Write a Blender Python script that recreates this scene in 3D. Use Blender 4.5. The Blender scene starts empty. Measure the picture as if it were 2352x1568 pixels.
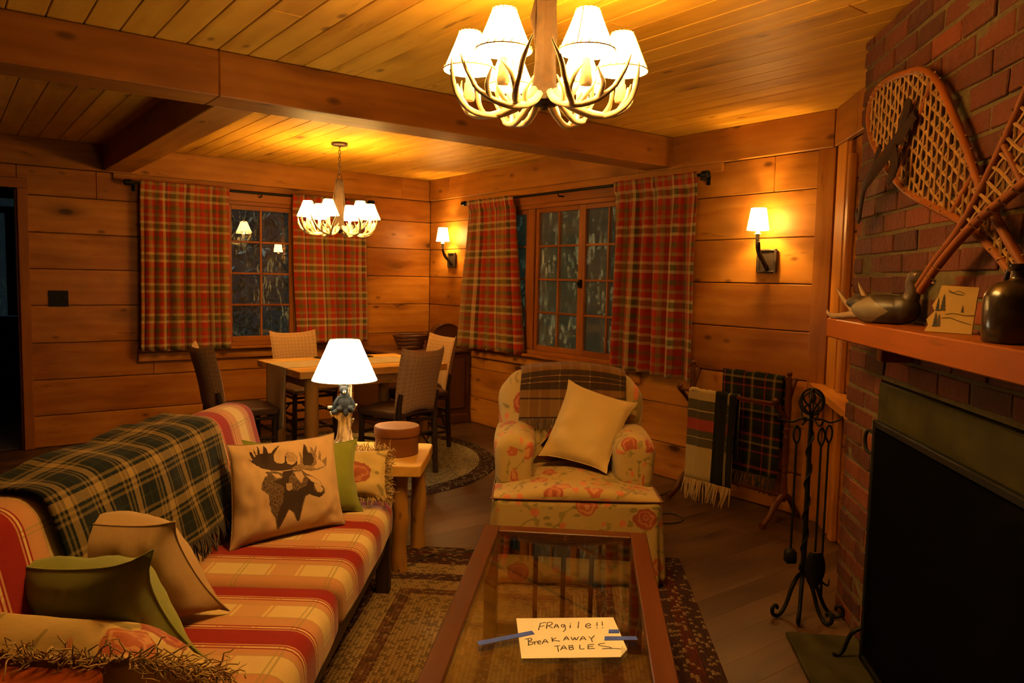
import bpy, math, random
from mathutils import Vector, Matrix, noise
random.seed(7)
R = math.radians
sc = bpy.context.scene
# ---------------------------------------------------------------- camera, world, exposure
CF, CYAW, CPITCH, CROLL, CX, CY, CH = 1738.05, 0.6485235, -0.0818864, 0.0206383, -4.130365, -6.907467, 1.40
_f = Vector((math.sin(CYAW)*math.cos(CPITCH), math.cos(CYAW)*math.cos(CPITCH), math.sin(CPITCH)))
_r = Vector((math.cos(CYAW), -math.sin(CYAW), 0)); _u = _r.cross(_f)
_r2 = _r*math.cos(CROLL)+_u*math.sin(CROLL); _u2 = -_r*math.sin(CROLL)+_u*math.cos(CROLL)
cam = bpy.data.cameras.new('camera'); co = bpy.data.objects.new('camera', cam); sc.collection.objects.link(co)
cam.sensor_width = 36.0; cam.lens = CF/2352*36; cam.clip_start = 0.02; cam.clip_end = 60
co.matrix_world = Matrix(((_r2.x,_u2.x,-_f.x,CX),(_r2.y,_u2.y,-_f.y,CY),(_r2.z,_u2.z,-_f.z,CH),(0,0,0,1)))
sc.camera = co
w = bpy.data.worlds.new('night'); sc.world = w; w.use_nodes = True
w.node_tree.nodes['Background'].inputs[0].default_value = (0.10, 0.16, 0.22, 1)
w.node_tree.nodes['Background'].inputs[1].default_value = 0.05
vs = sc.view_settings; vs.view_transform = 'Standard'; vs.look = 'None'; vs.gamma = 1; vs.exposure = 0.1; vs.use_curve_mapping = False
WARM = (1.0, 0.54, 0.125); LAMPC = (1.0, 0.86, 0.58)
E_CH = 17.0; E_CH2 = 12.0; E_SC = 20.0; E_LAMP = 10.0      # bulb powers, watts
def light(name, loc, power, col, parent=None, size=0.022):
    l = bpy.data.lights.new(name, 'POINT'); l.energy = power; l.color = col; l.shadow_soft_size = size
    o = bpy.data.objects.new(name, l); sc.collection.objects.link(o); o.location = loc
    if parent: o.parent = parent
    return o
def sun(name, rot, strength, col, angle):
    l = bpy.data.lights.new(name, 'SUN'); l.energy = strength; l.color = col; l.angle = angle
    o = bpy.data.objects.new(name, l); sc.collection.objects.link(o); o.rotation_euler = rot
sun('shrub_fill_sun', (R(3), R(-27), 0), 9.0, (0.72, 0.92, 0.86), R(8))  # unseen sun added to brighten the shrubs behind the windows

# ---------------------------------------------------------------- helpers
class G:
    def __init__(s): s.v=[]; s.f=[]; s.uv=[]; s.t=[]; s.col=None
    def add(s, vs, fs, uvs, tone=0.5):
        b=len(s.v); s.v+= [tuple(v) for v in vs]
        for f,u in zip(fs,uvs): s.f.append(tuple(b+i for i in f)); s.uv.append(u); s.t.append(tone)
    def xf(s, M):
        s.v=[tuple(M@Vector(v)) for v in s.v]; return s
def link(name, data, parent=None):
    o=bpy.data.objects.new(name, data); sc.collection.objects.link(o)
    if parent: o.parent=parent
    return o
def obj(name, g, mat, parent=None, smooth=35, loc=None, rotz=0, mods=None, label=None):
    me=bpy.data.meshes.new(name); me.from_pydata(g.v,[],g.f)
    uvl=me.uv_layers.new(name='uv'); k=0; flat=[]
    for u in g.uv:
        for a in u: flat+=[a[0],a[1]]
    uvl.data.foreach_set('uv', flat)
    if g.col is None:
        at=me.attributes.new('tone','FLOAT','FACE'); at.data.foreach_set('value', g.t)
    else:
        at=me.attributes.new('tone','FLOAT','POINT'); at.data.foreach_set('value', g.col)
    me.materials.append(mat); me.validate(); me.update()
    if smooth:
        me.polygons.foreach_set('use_smooth',[True]*len(me.polygons))
        if smooth<180: me.set_sharp_from_angle(angle=R(smooth))
    o=link(name, me, parent)
    if loc is not None: o.location=loc
    o.rotation_euler.z=rotz
    if label: o['label']=label
    return o
def thing(name,label,cat,loc=(0,0,0),rotz=0,group=None,mat=None):
    o=bpy.data.objects.new(name,None); sc.collection.objects.link(o); o.location=loc; o.rotation_euler=(0,0,rotz); o.empty_display_size=.1
    if mat is not None: o.matrix_world=mat
    return tag(o,label,cat,group)
def tag(o,label,cat,group=None):
    o['label']=label; o['category']=cat
    if group: o['group']=group
    return o
def struct(o,label=None):
    o['kind']='structure'
    if label: o['label']=label
    return o
def box(g,c,s,ch=0.003,M=None,tone=None,uvoff=None,axis=None):
    """chamfered box centred c, size s; UV in metres with u along the longest side"""
    hx,hy,hz=s[0]/2,s[1]/2,s[2]/2; ch=min(ch,hx*.45,hy*.45,hz*.45); H=(hx,hy,hz)
    if axis is None: axis=max(range(3),key=lambda i:s[i])
    if uvoff is None: uvoff=(random.uniform(0,40),random.uniform(0,40))
    if tone is None: tone=random.random()
    vs=[];idx={}
    for a in range(3):
        for sg in (-1,1):
            for p in ((-1,-1),(1,-1),(1,1),(-1,1)):
                v=[0,0,0]; b,c2=(a+1)%3,(a+2)%3
                v[a]=sg*H[a]; v[b]=p[0]*(H[b]-ch); v[c2]=p[1]*(H[c2]-ch)
                idx[(a,sg,p)]=len(vs); vs.append(Vector(v))
    fs=[]
    for a in range(3):
        for sg in (-1,1):
            q=[idx[(a,sg,p)] for p in ((-1,-1),(1,-1),(1,1),(-1,1))]
            fs.append(q if sg>0 else q[::-1])
    for a in range(3):
        b=(a+1)%3
        for sa in (-1,1):
            for sb in (-1,1):
                # edge between face a/sa and face b/sb running along c
                # on face a: p=(b-sign, c-sign); on face b: p=(c-sign, a-sign)
                q=[idx[(a,sa,(sb,-1))],idx[(a,sa,(sb,1))],idx[(b,sb,(1,sa))],idx[(b,sb,(-1,sa))]]
                fs.append(q if sa*sb<0 else q[::-1])
    for sx in (-1,1):
        for sy in (-1,1):
            for sz in (-1,1):
                q=[idx[(0,sx,(sy,sz))],idx[(1,sy,(sz,sx))],idx[(2,sz,(sx,sy))]]
                fs.append(q if sx*sy*sz>0 else q[::-1])
    oth=[i for i in range(3) if i!=axis]
    uvs=[]
    for f in fs:
        P=[vs[i] for i in f]; n=(P[1]-P[0]).cross(P[2]-P[0]); k=max(range(3),key=lambda i:abs(n[i]))
        if k==axis: uvs.append([(uvoff[0]+p[oth[0]]*.3,uvoff[1]+p[oth[1]]) for p in P])
        else:
            o2=[i for i in oth if i!=k][0]
            uvs.append([(uvoff[0]+p[axis],uvoff[1]+p[o2]+(H[k]+H[o2] if k>o2 else 0)) for p in P])
    T=Matrix.Translation(c) if M is None else M@Matrix.Translation(c)
    g.add([T@v for v in vs],fs,uvs,tone)
def spline(pts,k=6):
    P=[Vector(p) for p in pts]; out=[]
    for i in range(len(P)-1):
        p0=P[max(i-1,0)];p1=P[i];p2=P[i+1];p3=P[min(i+2,len(P)-1)]
        for j in range(k):
            t=j/k; out.append(.5*((2*p1)+(p2-p0)*t+(2*p0-5*p1+4*p2-p3)*t*t+(3*p1-p0-3*p2+p3)*t**3))
    out.append(P[-1]); return out
def lerpr(rs,n):
    out=[]
    for i in range(n):
        t=i/(n-1)*(len(rs)-1); j=min(int(t),len(rs)-2); out.append(rs[j]+(rs[j+1]-rs[j])*(t-j))
    return out
def tube(g,pts,rad,n=8,cap=True,tone=.5,closed=False,flat=1.0,up=None):
    P=[Vector(p) for p in pts]; m=len(P); rs=lerpr(rad,m) if isinstance(rad,(list,tuple)) else [rad]*m
    vs=[];L=0; ref=None; ls=[]
    for i in range(m):
        if closed: t=(P[(i+1)%m]-P[i-1])
        else: t=P[min(i+1,m-1)]-P[max(i-1,0)]
        if t.length<1e-9: t=Vector((0,0,1))
        t.normalize()
        if ref is None:
            ref=Vector(up) if up else (Vector((0,0,1)) if abs(t.z)<.9 else Vector((1,0,0)))
        a=(ref-t*ref.dot(t)); a=a.normalized() if a.length>1e-6 else t.orthogonal().normalized(); ref=a if not up else ref
        b=t.cross(a)
        if i>0: L+=(P[i]-P[i-1]).length
        ls.append(L)
        for j in range(n):
            th=2*math.pi*j/n; vs.append(P[i]+a*math.cos(th)*rs[i]*flat+b*math.sin(th)*rs[i])
    fs=[];uvs=[]; o=random.uniform(0,9)
    seg=m if closed else m-1
    for i in range(seg):
        i2=(i+1)%m; l2=ls[i2] if i2 else L+(P[0]-P[-1]).length
        for j in range(n):
            j2=(j+1)%n; c1=j/n*2*math.pi*rs[i]; c2=(j+1)/n*2*math.pi*rs[i]
            fs.append((i*n+j,i*n+j2,i2*n+j2,i2*n+j)); uvs.append([(ls[i]+o,c1+o),(ls[i]+o,c2+o),(l2+o,c2+o),(l2+o,c1+o)])
    if cap and not closed:
        fs.append(tuple(range(n))[::-1]); uvs.append([(o+.01*j,o) for j in range(n)])
        fs.append(tuple((m-1)*n+j for j in range(n))); uvs.append([(o+.01*j,o) for j in range(n)])
    g.add(vs,fs,uvs,tone)
def lathe(g,prof,n=24,c=(0,0,0),tone=.5,M=None,wob=0):
    c=Vector(c); vs=[];fs=[];uvs=[];m=len(prof); l=0;ls=[0]
    for i in range(1,m): l+=math.hypot(prof[i][0]-prof[i-1][0],prof[i][1]-prof[i-1][1]); ls.append(l)
    for r,z in prof:
        for j in range(n):
            th=2*math.pi*j/n; rr=r*(1+wob*math.sin(th*3+1)*.5+wob*math.sin(th*7)*.5)
            vs.append(c+Vector((rr*math.cos(th),rr*math.sin(th),z)))
    for i in range(m-1):
        for j in range(n):
            j2=(j+1)%n; fs.append((i*n+j,i*n+j2,(i+1)*n+j2,(i+1)*n+j))
            ra=prof[i][0]; rb=prof[i+1][0]; rm=max(r for r,_ in prof)
            uvs.append([(j/n*6.283*rm,ls[i]),((j+1)/n*6.283*rm,ls[i]),((j+1)/n*6.283*rm,ls[i+1]),(j/n*6.283*rm,ls[i+1])])
    if M is not None: vs=[M@v for v in vs]
    g.add(vs,fs,uvs,tone)
def roundpoly(pts,r,n=5):
    out=[];m=len(pts)
    rr=r if isinstance(r,(list,tuple)) else [r]*m
    for i in range(m):
        p=Vector(pts[i]);a=Vector(pts[i-1])-p;b=Vector(pts[(i+1)%m])-p; ang=a.angle(b); d=min(rr[i]/math.tan(ang/2),a.length*.49,b.length*.49)
        p1=p+a.normalized()*d;p2=p+b.normalized()*d
        for k in range(n+1):
            t=k/n; out.append((p1*(1-t)**2+p*2*t*(1-t)+p2*t*t))
    return out
def slab(g,prof,L,er=.03,y0=0,uv0=0,ny=14,puff=0,tone=.5,ke=4):
    """closed profile (x,z) swept along y with rounded ends; uv = (y, arc)"""
    prof=[Vector(p) for p in prof]; m=len(prof)
    # densify
    cen=sum(prof,Vector((0,0)))/m; arc=[0]
    for i in range(1,m+1): arc.append(arc[-1]+(prof[i%m]-prof[i-1]).length)
    ys=[]
    for k in range(ke+1):
        a=k/ke*math.pi/2; ys.append((er*(1-math.sin(a)) if 0 else er*(1-math.cos(math.pi/2-a)) if 0 else er*(1-math.sin(a)), er*(1-math.cos(a))))
    ring=[]
    for k in range(ke+1):
        a=k/ke*math.pi/2; ring.append((er-er*math.sin(a), er-er*math.cos(a)))
    # ring: (inset, y)  a=0: inset er,y=0 ; a=90: inset 0,y=er
    ring=[(er*(1-math.sin(k/ke*math.pi/2)), er*(1-math.cos(k/ke*math.pi/2))) for k in range(ke+1)]
    seq=ring+[(0,er+(L-2*er)*k/ny) for k in range(1,ny)]+[(i,L-y) for i,y in ring[::-1]]
    nor=[]
    for i in range(m):
        t=(prof[(i+1)%m]-prof[i-1]); t=t.normalized() if t.length>1e-9 else Vector((1,0)); nor.append(Vector((t.y,-t.x)))
    area=sum(prof[i].x*prof[(i+1)%m].y-prof[(i+1)%m].x*prof[i].y for i in range(m))
    if area<0: nor=[-q for q in nor]
    vs=[]
    for ins,y in seq:
        pf=puff*math.sin(math.pi*min(max(y/L,0),1))**.6 if puff else 0
        for i in range(m):
            q=prof[i]-nor[i]*(ins-pf); vs.append(Vector((q.x,y+y0,q.y)))
    fs=[];uvs=[];K=len(seq)
    for k in range(K-1):
        for i in range(m):
            i2=(i+1)%m; f=(k*m+i,k*m+i2,(k+1)*m+i2,(k+1)*m+i)
            ya,yb=seq[k][1]+uv0,seq[k+1][1]+uv0; u=[(ya,arc[i]),(ya,arc[i+1]),(yb,arc[i+1]),(yb,arc[i])]
            if area>0: fs.append(f);uvs.append(u)
            else: fs.append(f[::-1]);uvs.append(u[::-1])
    for k,yy in ((0,uv0),(K-1,L+uv0)):
        vs.append(Vector((cen.x,seq[k][1]+y0,cen.y))); c=len(vs)-1
        for i in range(m):
            i2=(i+1)%m; f=(k*m+i2,k*m+i,c) if (k==0)==(area>0) else (k*m+i,k*m+i2,c)
            fs.append(f); uvs.append([(prof[f[j]%m if j<2 else 0].x+uv0 if j<2 else cen.x+uv0, prof[f[j]%m].y if j<2 else cen.y) for j in range(3)])
    g.add(vs,fs,uvs,tone)
def jiggle(g,amp,sc_=6,seed=0):
    o=Vector((seed*3.7,seed*1.3,seed)); g.v=[tuple(Vector(v)+noise.noise_vector(Vector(v)*sc_+o)*amp) for v in g.v]; return g
def grid(g,fn,nu,nv,uvf=None,tone=.5,thick=0,flip=False):
    """fn(u,v)->Vector, u,v in 0..1"""
    vs=[Vector(fn(i/nu,j/nv)) for j in range(nv+1) for i in range(nu+1)]
    uvf=uvf or (lambda a,b:(a,b)); fs=[];uvs=[];W=nu+1
    for j in range(nv):
        for i in range(nu):
            f=(j*W+i,j*W+i+1,(j+1)*W+i+1,(j+1)*W+i); u=[uvf(i/nu,j/nv),uvf((i+1)/nu,j/nv),uvf((i+1)/nu,(j+1)/nv),uvf(i/nu,(j+1)/nv)]
            if flip: f=f[::-1];u=u[::-1]
            fs.append(f);uvs.append(u)
    if thick:
        n=len(vs); nor=[Vector((0,0,0)) for _ in vs]
        for f in fs:
            a=(vs[f[1]]-vs[f[0]]).cross(vs[f[3]]-vs[f[0]])
            for i in f: nor[i]+=a
        vs2=[v-q.normalized()*thick if q.length>0 else v for v,q in zip(vs,nor)]
        fs2=[tuple(i+n for i in f)[::-1] for f in fs]; uv2=[u[::-1] for u in uvs]
        rim=[i for i in range(W)]+[j*W+nu for j in range(1,nv+1)]+[nv*W+i for i in range(nu-1,-1,-1)]+[j*W for j in range(nv-1,0,-1)]
        fr=[];ur=[]
        for k in range(len(rim)):
            a,b=rim[k],rim[(k+1)%len(rim)]; q=(a,a+n,b+n,b)
            if flip: q=q[::-1]
            ua=uvf((a%W)/nu,(a//W)/nv);ub=uvf((b%W)/nu,(b//W)/nv); fr.append(q); ur.append([ua,ua,ub,ub] if not flip else [ub,ub,ua,ua])
        g.add(vs+vs2,fs+fs2+fr,uvs+uv2+ur,tone)
    else: g.add(vs,fs,uvs,tone)
def ball(g,c,r,M=None,n=16,m=10,tone=.5):
    rx,ry,rz=(r,r,r) if isinstance(r,(int,float)) else r
    vs=[Vector((0,0,-rz))];fs=[];uvs=[]
    for i in range(1,m):
        ph=-math.pi/2+math.pi*i/m
        for j in range(n): th=2*math.pi*j/n; vs.append(Vector((rx*math.cos(ph)*math.cos(th),ry*math.cos(ph)*math.sin(th),rz*math.sin(ph))))
    vs.append(Vector((0,0,rz))); top=len(vs)-1
    for j in range(n): j2=(j+1)%n; fs.append((0,1+j2,1+j)); fs.append((top,1+(m-2)*n+j,1+(m-2)*n+j2))
    for i in range(m-2):
        for j in range(n): j2=(j+1)%n; fs.append((1+i*n+j,1+i*n+j2,1+(i+1)*n+j2,1+(i+1)*n+j))
    for f in fs: uvs.append([(vs[i].x+vs[i].y,vs[i].z) for i in f])
    T=Matrix.Translation(c)@(M if M is not None else Matrix.Identity(4))
    g.add([T@v for v in vs],fs,uvs,tone)
def rot(ax,deg): return Matrix.Rotation(R(deg),4,ax)
def remesh(o,vox,sm=4):
    m=o.modifiers.new('r','REMESH'); m.mode='VOXEL'; m.voxel_size=vox; m.use_smooth_shade=True
    if sm: s=o.modifiers.new('s','SMOOTH'); s.iterations=sm; s.factor=.6
    return o
def copy_tree(o,parent=None):
    c=o.copy(); sc.collection.objects.link(c); c.parent=parent if parent else None
    for ch in list(o.children): copy_tree(ch,c)
    return c
def ptmat(corn,flip=1):
    """frame from four corners TL,TR,BR,BL -> (matrix with x right, y up, z toward viewer), w, h"""
    tl,tr,br,bl=[Vector(c) for c in corn]; c=(tl+tr+br+bl)/4
    x=((tr-tl)+(br-bl))/2; y=((tl-bl)+(tr-br))/2; w_,h_=x.length,y.length; x.normalize(); y=(y-x*y.dot(x)).normalized(); z=x.cross(y)
    return Matrix(((x.x,y.x,z.x,c.x),(x.y,y.y,z.y,c.y),(x.z,y.z,z.z,c.z),(0,0,0,1))),w_,h_

# ---------------------------------------------------------------- materials
class NT:
    def __init__(s,name):
        s.m=bpy.data.materials.new(name); s.m.use_nodes=True; s.t=s.m.node_tree; s.b=s.t.nodes['Principled BSDF']; s.out=s.t.nodes['Material Output']
        s._uv=None
    def n(s,ty,ins=None,**kw):
        nd=s.t.nodes.new(ty)
        for k,v in kw.items(): setattr(nd,k,v)
        for k,v in (ins or {}).items():
            i=nd.inputs[k]
            if isinstance(v,bpy.types.NodeSocket): s.t.links.new(v,i)
            else:
                if isinstance(v,tuple) and len(v)==3 and i.type=='RGBA': v=(*v,1)
                i.default_value=v
        return nd
    def math(s,op,a,b=None,c=None,clamp=False):
        ins={0:a}
        if b is not None: ins[1]=b
        if c is not None: ins[2]=c
        nd=s.n('ShaderNodeMath',ins,operation=op); nd.use_clamp=clamp; return nd.outputs[0]
    def mix(s,f,a,b,mode='MIX'):
        nd=s.n('ShaderNodeMix',data_type='RGBA',blend_type=mode)
        for k,v in ((0,f),(6,a),(7,b)):
            i=nd.inputs[k]
            if isinstance(v,bpy.types.NodeSocket): s.t.links.new(v,i)
            else: i.default_value=(*v,1) if isinstance(v,tuple) and len(v)==3 else v
        return nd.outputs[2]
    def uv(s):
        if s._uv is None: s._uv=s.n('ShaderNodeUVMap',uv_map='uv').outputs[0]
        return s._uv
    def obj(s): return s.n('ShaderNodeTexCoord').outputs['Object']
    def tone(s): return s.n('ShaderNodeAttribute',attribute_name='tone').outputs['Fac']
    def sep(s,v):
        o=s.n('ShaderNodeSeparateXYZ',{0:v}).outputs; return o[0],o[1],o[2]
    def comb(s,x,y=0.0,z=0.0): return s.n('ShaderNodeCombineXYZ',{0:x,1:y,2:z}).outputs[0]
    def scale(s,v,sc3): return s.n('ShaderNodeVectorMath',{0:v,1:sc3},operation='MULTIPLY').outputs[0]
    def noise(s,v,scale=5,detail=3,rough=.5,dist=0): return s.n('ShaderNodeTexNoise',{'Vector':v,'Scale':scale,'Detail':detail,'Roughness':rough,'Distortion':dist}).outputs
    def vor(s,v,scale=5,feature='F1',rnd=1): return s.n('ShaderNodeTexVoronoi',{'Vector':v,'Scale':scale,'Randomness':rnd},feature=feature).outputs
    def ramp(s,f,stops,interp='LINEAR'):
        nd=s.n('ShaderNodeValToRGB',{0:f}); cr=nd.color_ramp; cr.interpolation=interp
        while len(cr.elements)<len(stops): cr.elements.new(.5)
        for e,(p,c) in zip(cr.elements,stops): e.position=p; e.color=(*c,1) if len(c)==3 else c
        return nd.outputs[0]
    def bump(s,h,strength=.3,dist=.01):
        nd=s.n('ShaderNodeBump',{'Height':h,'Strength':strength,'Distance':dist}); s.t.links.new(nd.outputs[0],s.b.inputs['Normal']); return nd
    def fin(s,col=None,rough=.6,spec=.5,metal=0,sheen=0):
        if col is not None:
            if isinstance(col,tuple): s.b.inputs['Base Color'].default_value=(*col,1)
            else: s.t.links.new(col,s.b.inputs['Base Color'])
        if isinstance(rough,bpy.types.NodeSocket): s.t.links.new(rough,s.b.inputs['Roughness'])
        else: s.b.inputs['Roughness'].default_value=rough
        s.b.inputs['Specular IOR Level'].default_value=spec; s.b.inputs['Metallic'].default_value=metal
        if sheen: s.b.inputs['Sheen Weight'].default_value=sheen; s.b.inputs['Sheen Roughness'].default_value=.5
        return s.m
def wood(name,lo,hi,knot,rough=.5,gs=1.0,kn=.6,spec=.18,tonev=.35,rs=26):
    t=NT(name); x,y,_=t.sep(t.uv()); tone=t.tone()
    seed=t.math('MULTIPLY',tone,37.0)
    v=t.comb(x,y,seed)
    # knots: sparse voronoi cells stretched along the grain
    kv=t.comb(t.math('MULTIPLY',x,1.15*gs),t.math('MULTIPLY',y,2.6*gs),seed)
    vo=t.n('ShaderNodeTexVoronoi',{'Vector':kv,'Scale':1.0},voronoi_dimensions='3D'); d=vo.outputs['Distance']; cr=t.sep(vo.outputs['Color'])[0]
    on=t.math('GREATER_THAN',cr,1-kn)
    fall=t.math('MULTIPLY',on,t.math('POWER',t.math('SUBTRACT',1.0,t.math('MINIMUM',t.math('MULTIPLY',d,2.6),1.0)),2.0))
    warp=t.noise(t.comb(t.math('MULTIPLY',x,1.3*gs),t.math('MULTIPLY',y,3.0*gs),seed),1.0,2)[0]
    yy=t.math('ADD',t.math('ADD',y,t.math('MULTIPLY',fall,.10)),t.math('MULTIPLY',warp,.09))
    g1=t.noise(t.comb(t.math('MULTIPLY',x,.8),t.math('MULTIPLY',yy,rs*.5),seed),1.0,3,.5)[0]
    ring=t.math('SINE',t.math('MULTIPLY',t.math('ADD',t.math('MULTIPLY',yy,rs*3.2),t.math('MULTIPLY',g1,7.0)),1.0))
    g2=t.noise(t.comb(t.math('MULTIPLY',x,5.0),t.math('MULTIPLY',y,180.0),seed),1.0,2)[0]
    blot=t.noise(t.comb(t.math('MULTIPLY',x,1.8),t.math('MULTIPLY',y,4.5),seed),1.0,3,.6)[0]
    f=t.math('ADD',t.math('ADD',t.math('MULTIPLY',g1,.42),t.math('MULTIPLY',ring,.035)),t.math('ADD',t.math('MULTIPLY',g2,.07),t.math('MULTIPLY',blot,.75)))
    f=t.math('ADD',f,t.math('MULTIPLY',t.math('SUBTRACT',tone,.5),tonev))
    f=t.math('MULTIPLY_ADD',f,1.9,-.70,clamp=True)
    col=t.mix(f,lo,hi)
    stk=t.ramp(t.noise(t.comb(t.math('MULTIPLY',x,2.6*gs),t.math('MULTIPLY',yy,24.0),seed),1.0,3,.6)[0],[(.60,(0,0,0)),(.74,(1,1,1))])
    reg=t.ramp(t.noise(t.comb(t.math('MULTIPLY',x,2.0*gs),t.math('MULTIPLY',y,3.4),t.math('ADD',seed,5.0)),1.0,1)[0],[(.48,(0,0,0)),(.62,(1,1,1))])
    col=t.mix(t.math('MULTIPLY',t.math('MULTIPLY',stk,reg),.85 if kn else .15),col,tuple(a*.45 for a in lo))
    if kn>.4:
        v2=t.n('ShaderNodeTexVoronoi',{'Vector':t.comb(t.math('MULTIPLY',x,3.1*gs),t.math('MULTIPLY',y,6.5*gs),t.math('ADD',seed,9.0)),'Scale':1.0}); on2=t.math('GREATER_THAN',t.sep(v2.outputs['Color'])[1],.60)
        col=t.mix(t.math('MULTIPLY',t.math('MULTIPLY',on2,t.ramp(t.math('ADD',v2.outputs[0],t.math('MULTIPLY',g1,.12)),[(.12,(1,1,1)),(.24,(0,0,0))])),.75),col,knot)
    halo=t.math('MULTIPLY',fall,1.1,clamp=True); col=t.mix(halo,col,tuple(a*.45+b*.25 for a,b in zip(knot,lo)))
    core=t.math('MULTIPLY',on,t.ramp(t.math('ADD',d,t.math('MULTIPLY',g1,.05)),[(0.0,(1,1,1)),(.095,(1,1,1)),(.12,(0,0,0))]))
    col=t.mix(t.math('MULTIPLY',core,.8),col,knot)
    t.bump(t.math('ADD',g2,t.math('MULTIPLY',g1,.6)),.12,.003)
    return t.fin(col,t.math('ADD',rough-.08,t.math('MULTIPLY',blot,.16)),spec)
def plaid(name,us,vs_,pu,pv,rough=.85,noisy=.12,weave=900,sheen=.15,mixf=.5,swap=False,fuzz=0,mode='MIX',uo=0.,vo=0.):
    """us/vs_: lists of (width, colour) stripes; crossing woven stripes average"""
    t=NT(name); vec=t.uv()
    if fuzz:
        nz=t.noise(vec,330,2)[1]; vec=t.n('ShaderNodeVectorMath',{0:vec,1:t.scale(t.n('ShaderNodeVectorMath',{0:nz,1:(.5,.5,.5)},operation='SUBTRACT').outputs[0],(fuzz,fuzz,0))},operation='ADD').outputs[0]
    x,y,_=t.sep(vec)
    def st(c,p,L,off):
        tot=sum(a for a,_ in L); pos=0; stops=[]
        for a,cc in L: stops.append((pos/tot,cc)); pos+=a
        return t.ramp(t.math('FRACT',t.math('DIVIDE',t.math('ADD',c,100*p+off),p)),stops,'CONSTANT')
    cu=st(x,pu,us,uo); cv=st(y,pv,vs_,vo)
    col=t.mix(mixf,cu,cv,mode)
    nz=t.noise(t.uv(),260,2)[0]; col=t.mix(t.math('MULTIPLY',nz,noisy*2,clamp=True),col,(0,0,0)) if noisy else col
    h=t.math('ADD',t.math('SINE',t.math('MULTIPLY',x,weave*2)),t.math('SINE',t.math('MULTIPLY',y,weave*2)))
    t.bump(t.math('ADD',t.math('MULTIPLY',h,.3),nz),.25,.0012)
    return t.fin(col,rough,.05,sheen=sheen)
def cloth(name,col,col2=None,sc_=300,rough=.9,sheen=.2,bump=.25,big=0):
    t=NT(name); nz=t.noise(t.uv(),sc_,3)[0]
    c=t.mix(nz,col,col2 or tuple(a*.75 for a in col))
    if big: c=t.mix(t.math('MULTIPLY',t.noise(t.uv(),9,3)[0],big,clamp=True),c,tuple(a*.6 for a in col))
    t.bump(nz,bump,.0015); return t.fin(c,rough,.06,sheen=sheen)
def plain(name,col,rough=.5,metal=0,spec=.5,bump=0,bs=40,var=.25):
    t=NT(name); nz=t.noise(t.obj(),bs,3)[0]; c=t.mix(nz,tuple(a*(1-var) for a in col),tuple(min(1,a*(1+var)) for a in col))
    if bump: t.bump(nz,bump,.004)
    return t.fin(c,rough,spec,metal)
MW_wall=wood('pine_wall',(.25,.078,.007),(.48,.205,.026),(.045,.012,.003),.40,kn=.85,gs=1.35)
MW_dim=wood('pine_wall_low_fill',(.14,.05,.008),(.24,.10,.02),(.03,.01,.003),.5,kn=.3)  # pine darkened on the unseen walls to cut bounced fill
MW_ceil=wood('pine_ceiling',(.46,.21,.013),(.76,.42,.045),(.12,.04,.006),.5,kn=.7,gs=1.3,rs=20)
MW_beam=wood('pine_beam',(.22,.075,.007),(.42,.17,.022),(.05,.015,.003),.5,kn=.8,gs=1.2)
MW_trim=wood('stained_trim',(.19,.055,.007),(.32,.11,.016),(.05,.014,.004),.42,kn=.15,rs=34)
MW_mantel=wood('mantel_pine',(.17,.038,.004),(.25,.066,.007),(.06,.014,.003),.42,kn=.25)
MW_floor=wood('floor_planks',(.040,.017,.007),(.095,.046,.019),(.02,.008,.004),.4,kn=.2,spec=.3)
MW_slab=wood('honey_slab',(.42,.20,.035),(.62,.36,.08),(.10,.035,.006),.32,kn=.5)
MW_log=wood('peeled_log',(.24,.10,.016),(.42,.215,.042),(.08,.025,.006),.5,kn=.9,gs=2.2)
MW_red=wood('mahogany_stain',(.055,.014,.004),(.105,.029,.008),(.04,.012,.005),.30,kn=0,rs=60)
MW_arm=wood('sofa_arm_wood',(.25,.045,.008),(.34,.075,.014),(.08,.02,.006),.35,kn=0,rs=50)
MW_dark=wood('dark_walnut',(.020,.010,.006),(.045,.024,.014),(.01,.005,.003),.4,kn=0,rs=60)
MW_hutch=wood('hutch_wood',(.060,.020,.006),(.11,.038,.011),(.03,.01,.005),.45,kn=.2)
MW_box=wood('box_veneer',(.12,.040,.011),(.19,.068,.019),(.07,.02,.006),.45,kn=0,rs=30)
MW_shoe=wood('snowshoe_ash',(.17,.045,.006),(.26,.085,.013),(.12,.03,.01),.5,kn=0,rs=60)
M_iron=plain('wrought_iron',(.006,.006,.006),.5,.2,.15,.3,60)
M_bronze=plain('dark_bronze',(.05,.032,.02),.45,.6,.5,.4,80)
M_screen=plain('screen_mesh',(.002,.002,.002),1,0,.0,.2,300)
M_black=plain('soot_gap_black',(.01,.009,.008),.9,0,.1,.3,20)
M_slate=plain('slate',(.028,.024,.007),.7,0,.08,.8,9,.85)
M_antler=plain('antler_bone',(.50,.38,.22),.5,0,.4,.3,60,.35)
M_bark=plain('bark',(.035,.018,.007),.8,0,.25,1.0,35,.6)
M_leather=cloth('brown_leather',(.07,.036,.020),(.05,.025,.014),40,.42,0,.1)
M_tape=plain('blue_tape',(.045,.10,.70),.6,0,.3)
M_ink=plain('black_ink',(.02,.015,.01),.5)
M_paper=plain('paper',(.80,.77,.68),.8,0,.2,0,30,.04)
M_cord=plain('cable',(.015,.012,.01),.5)
M_wax=plain('candle_tube',(.80,.68,.42),.6)
M_lead=plain('hallway_floor_grey',(.16,.15,.13),.6,0,.3,.2,5,.3)
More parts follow.
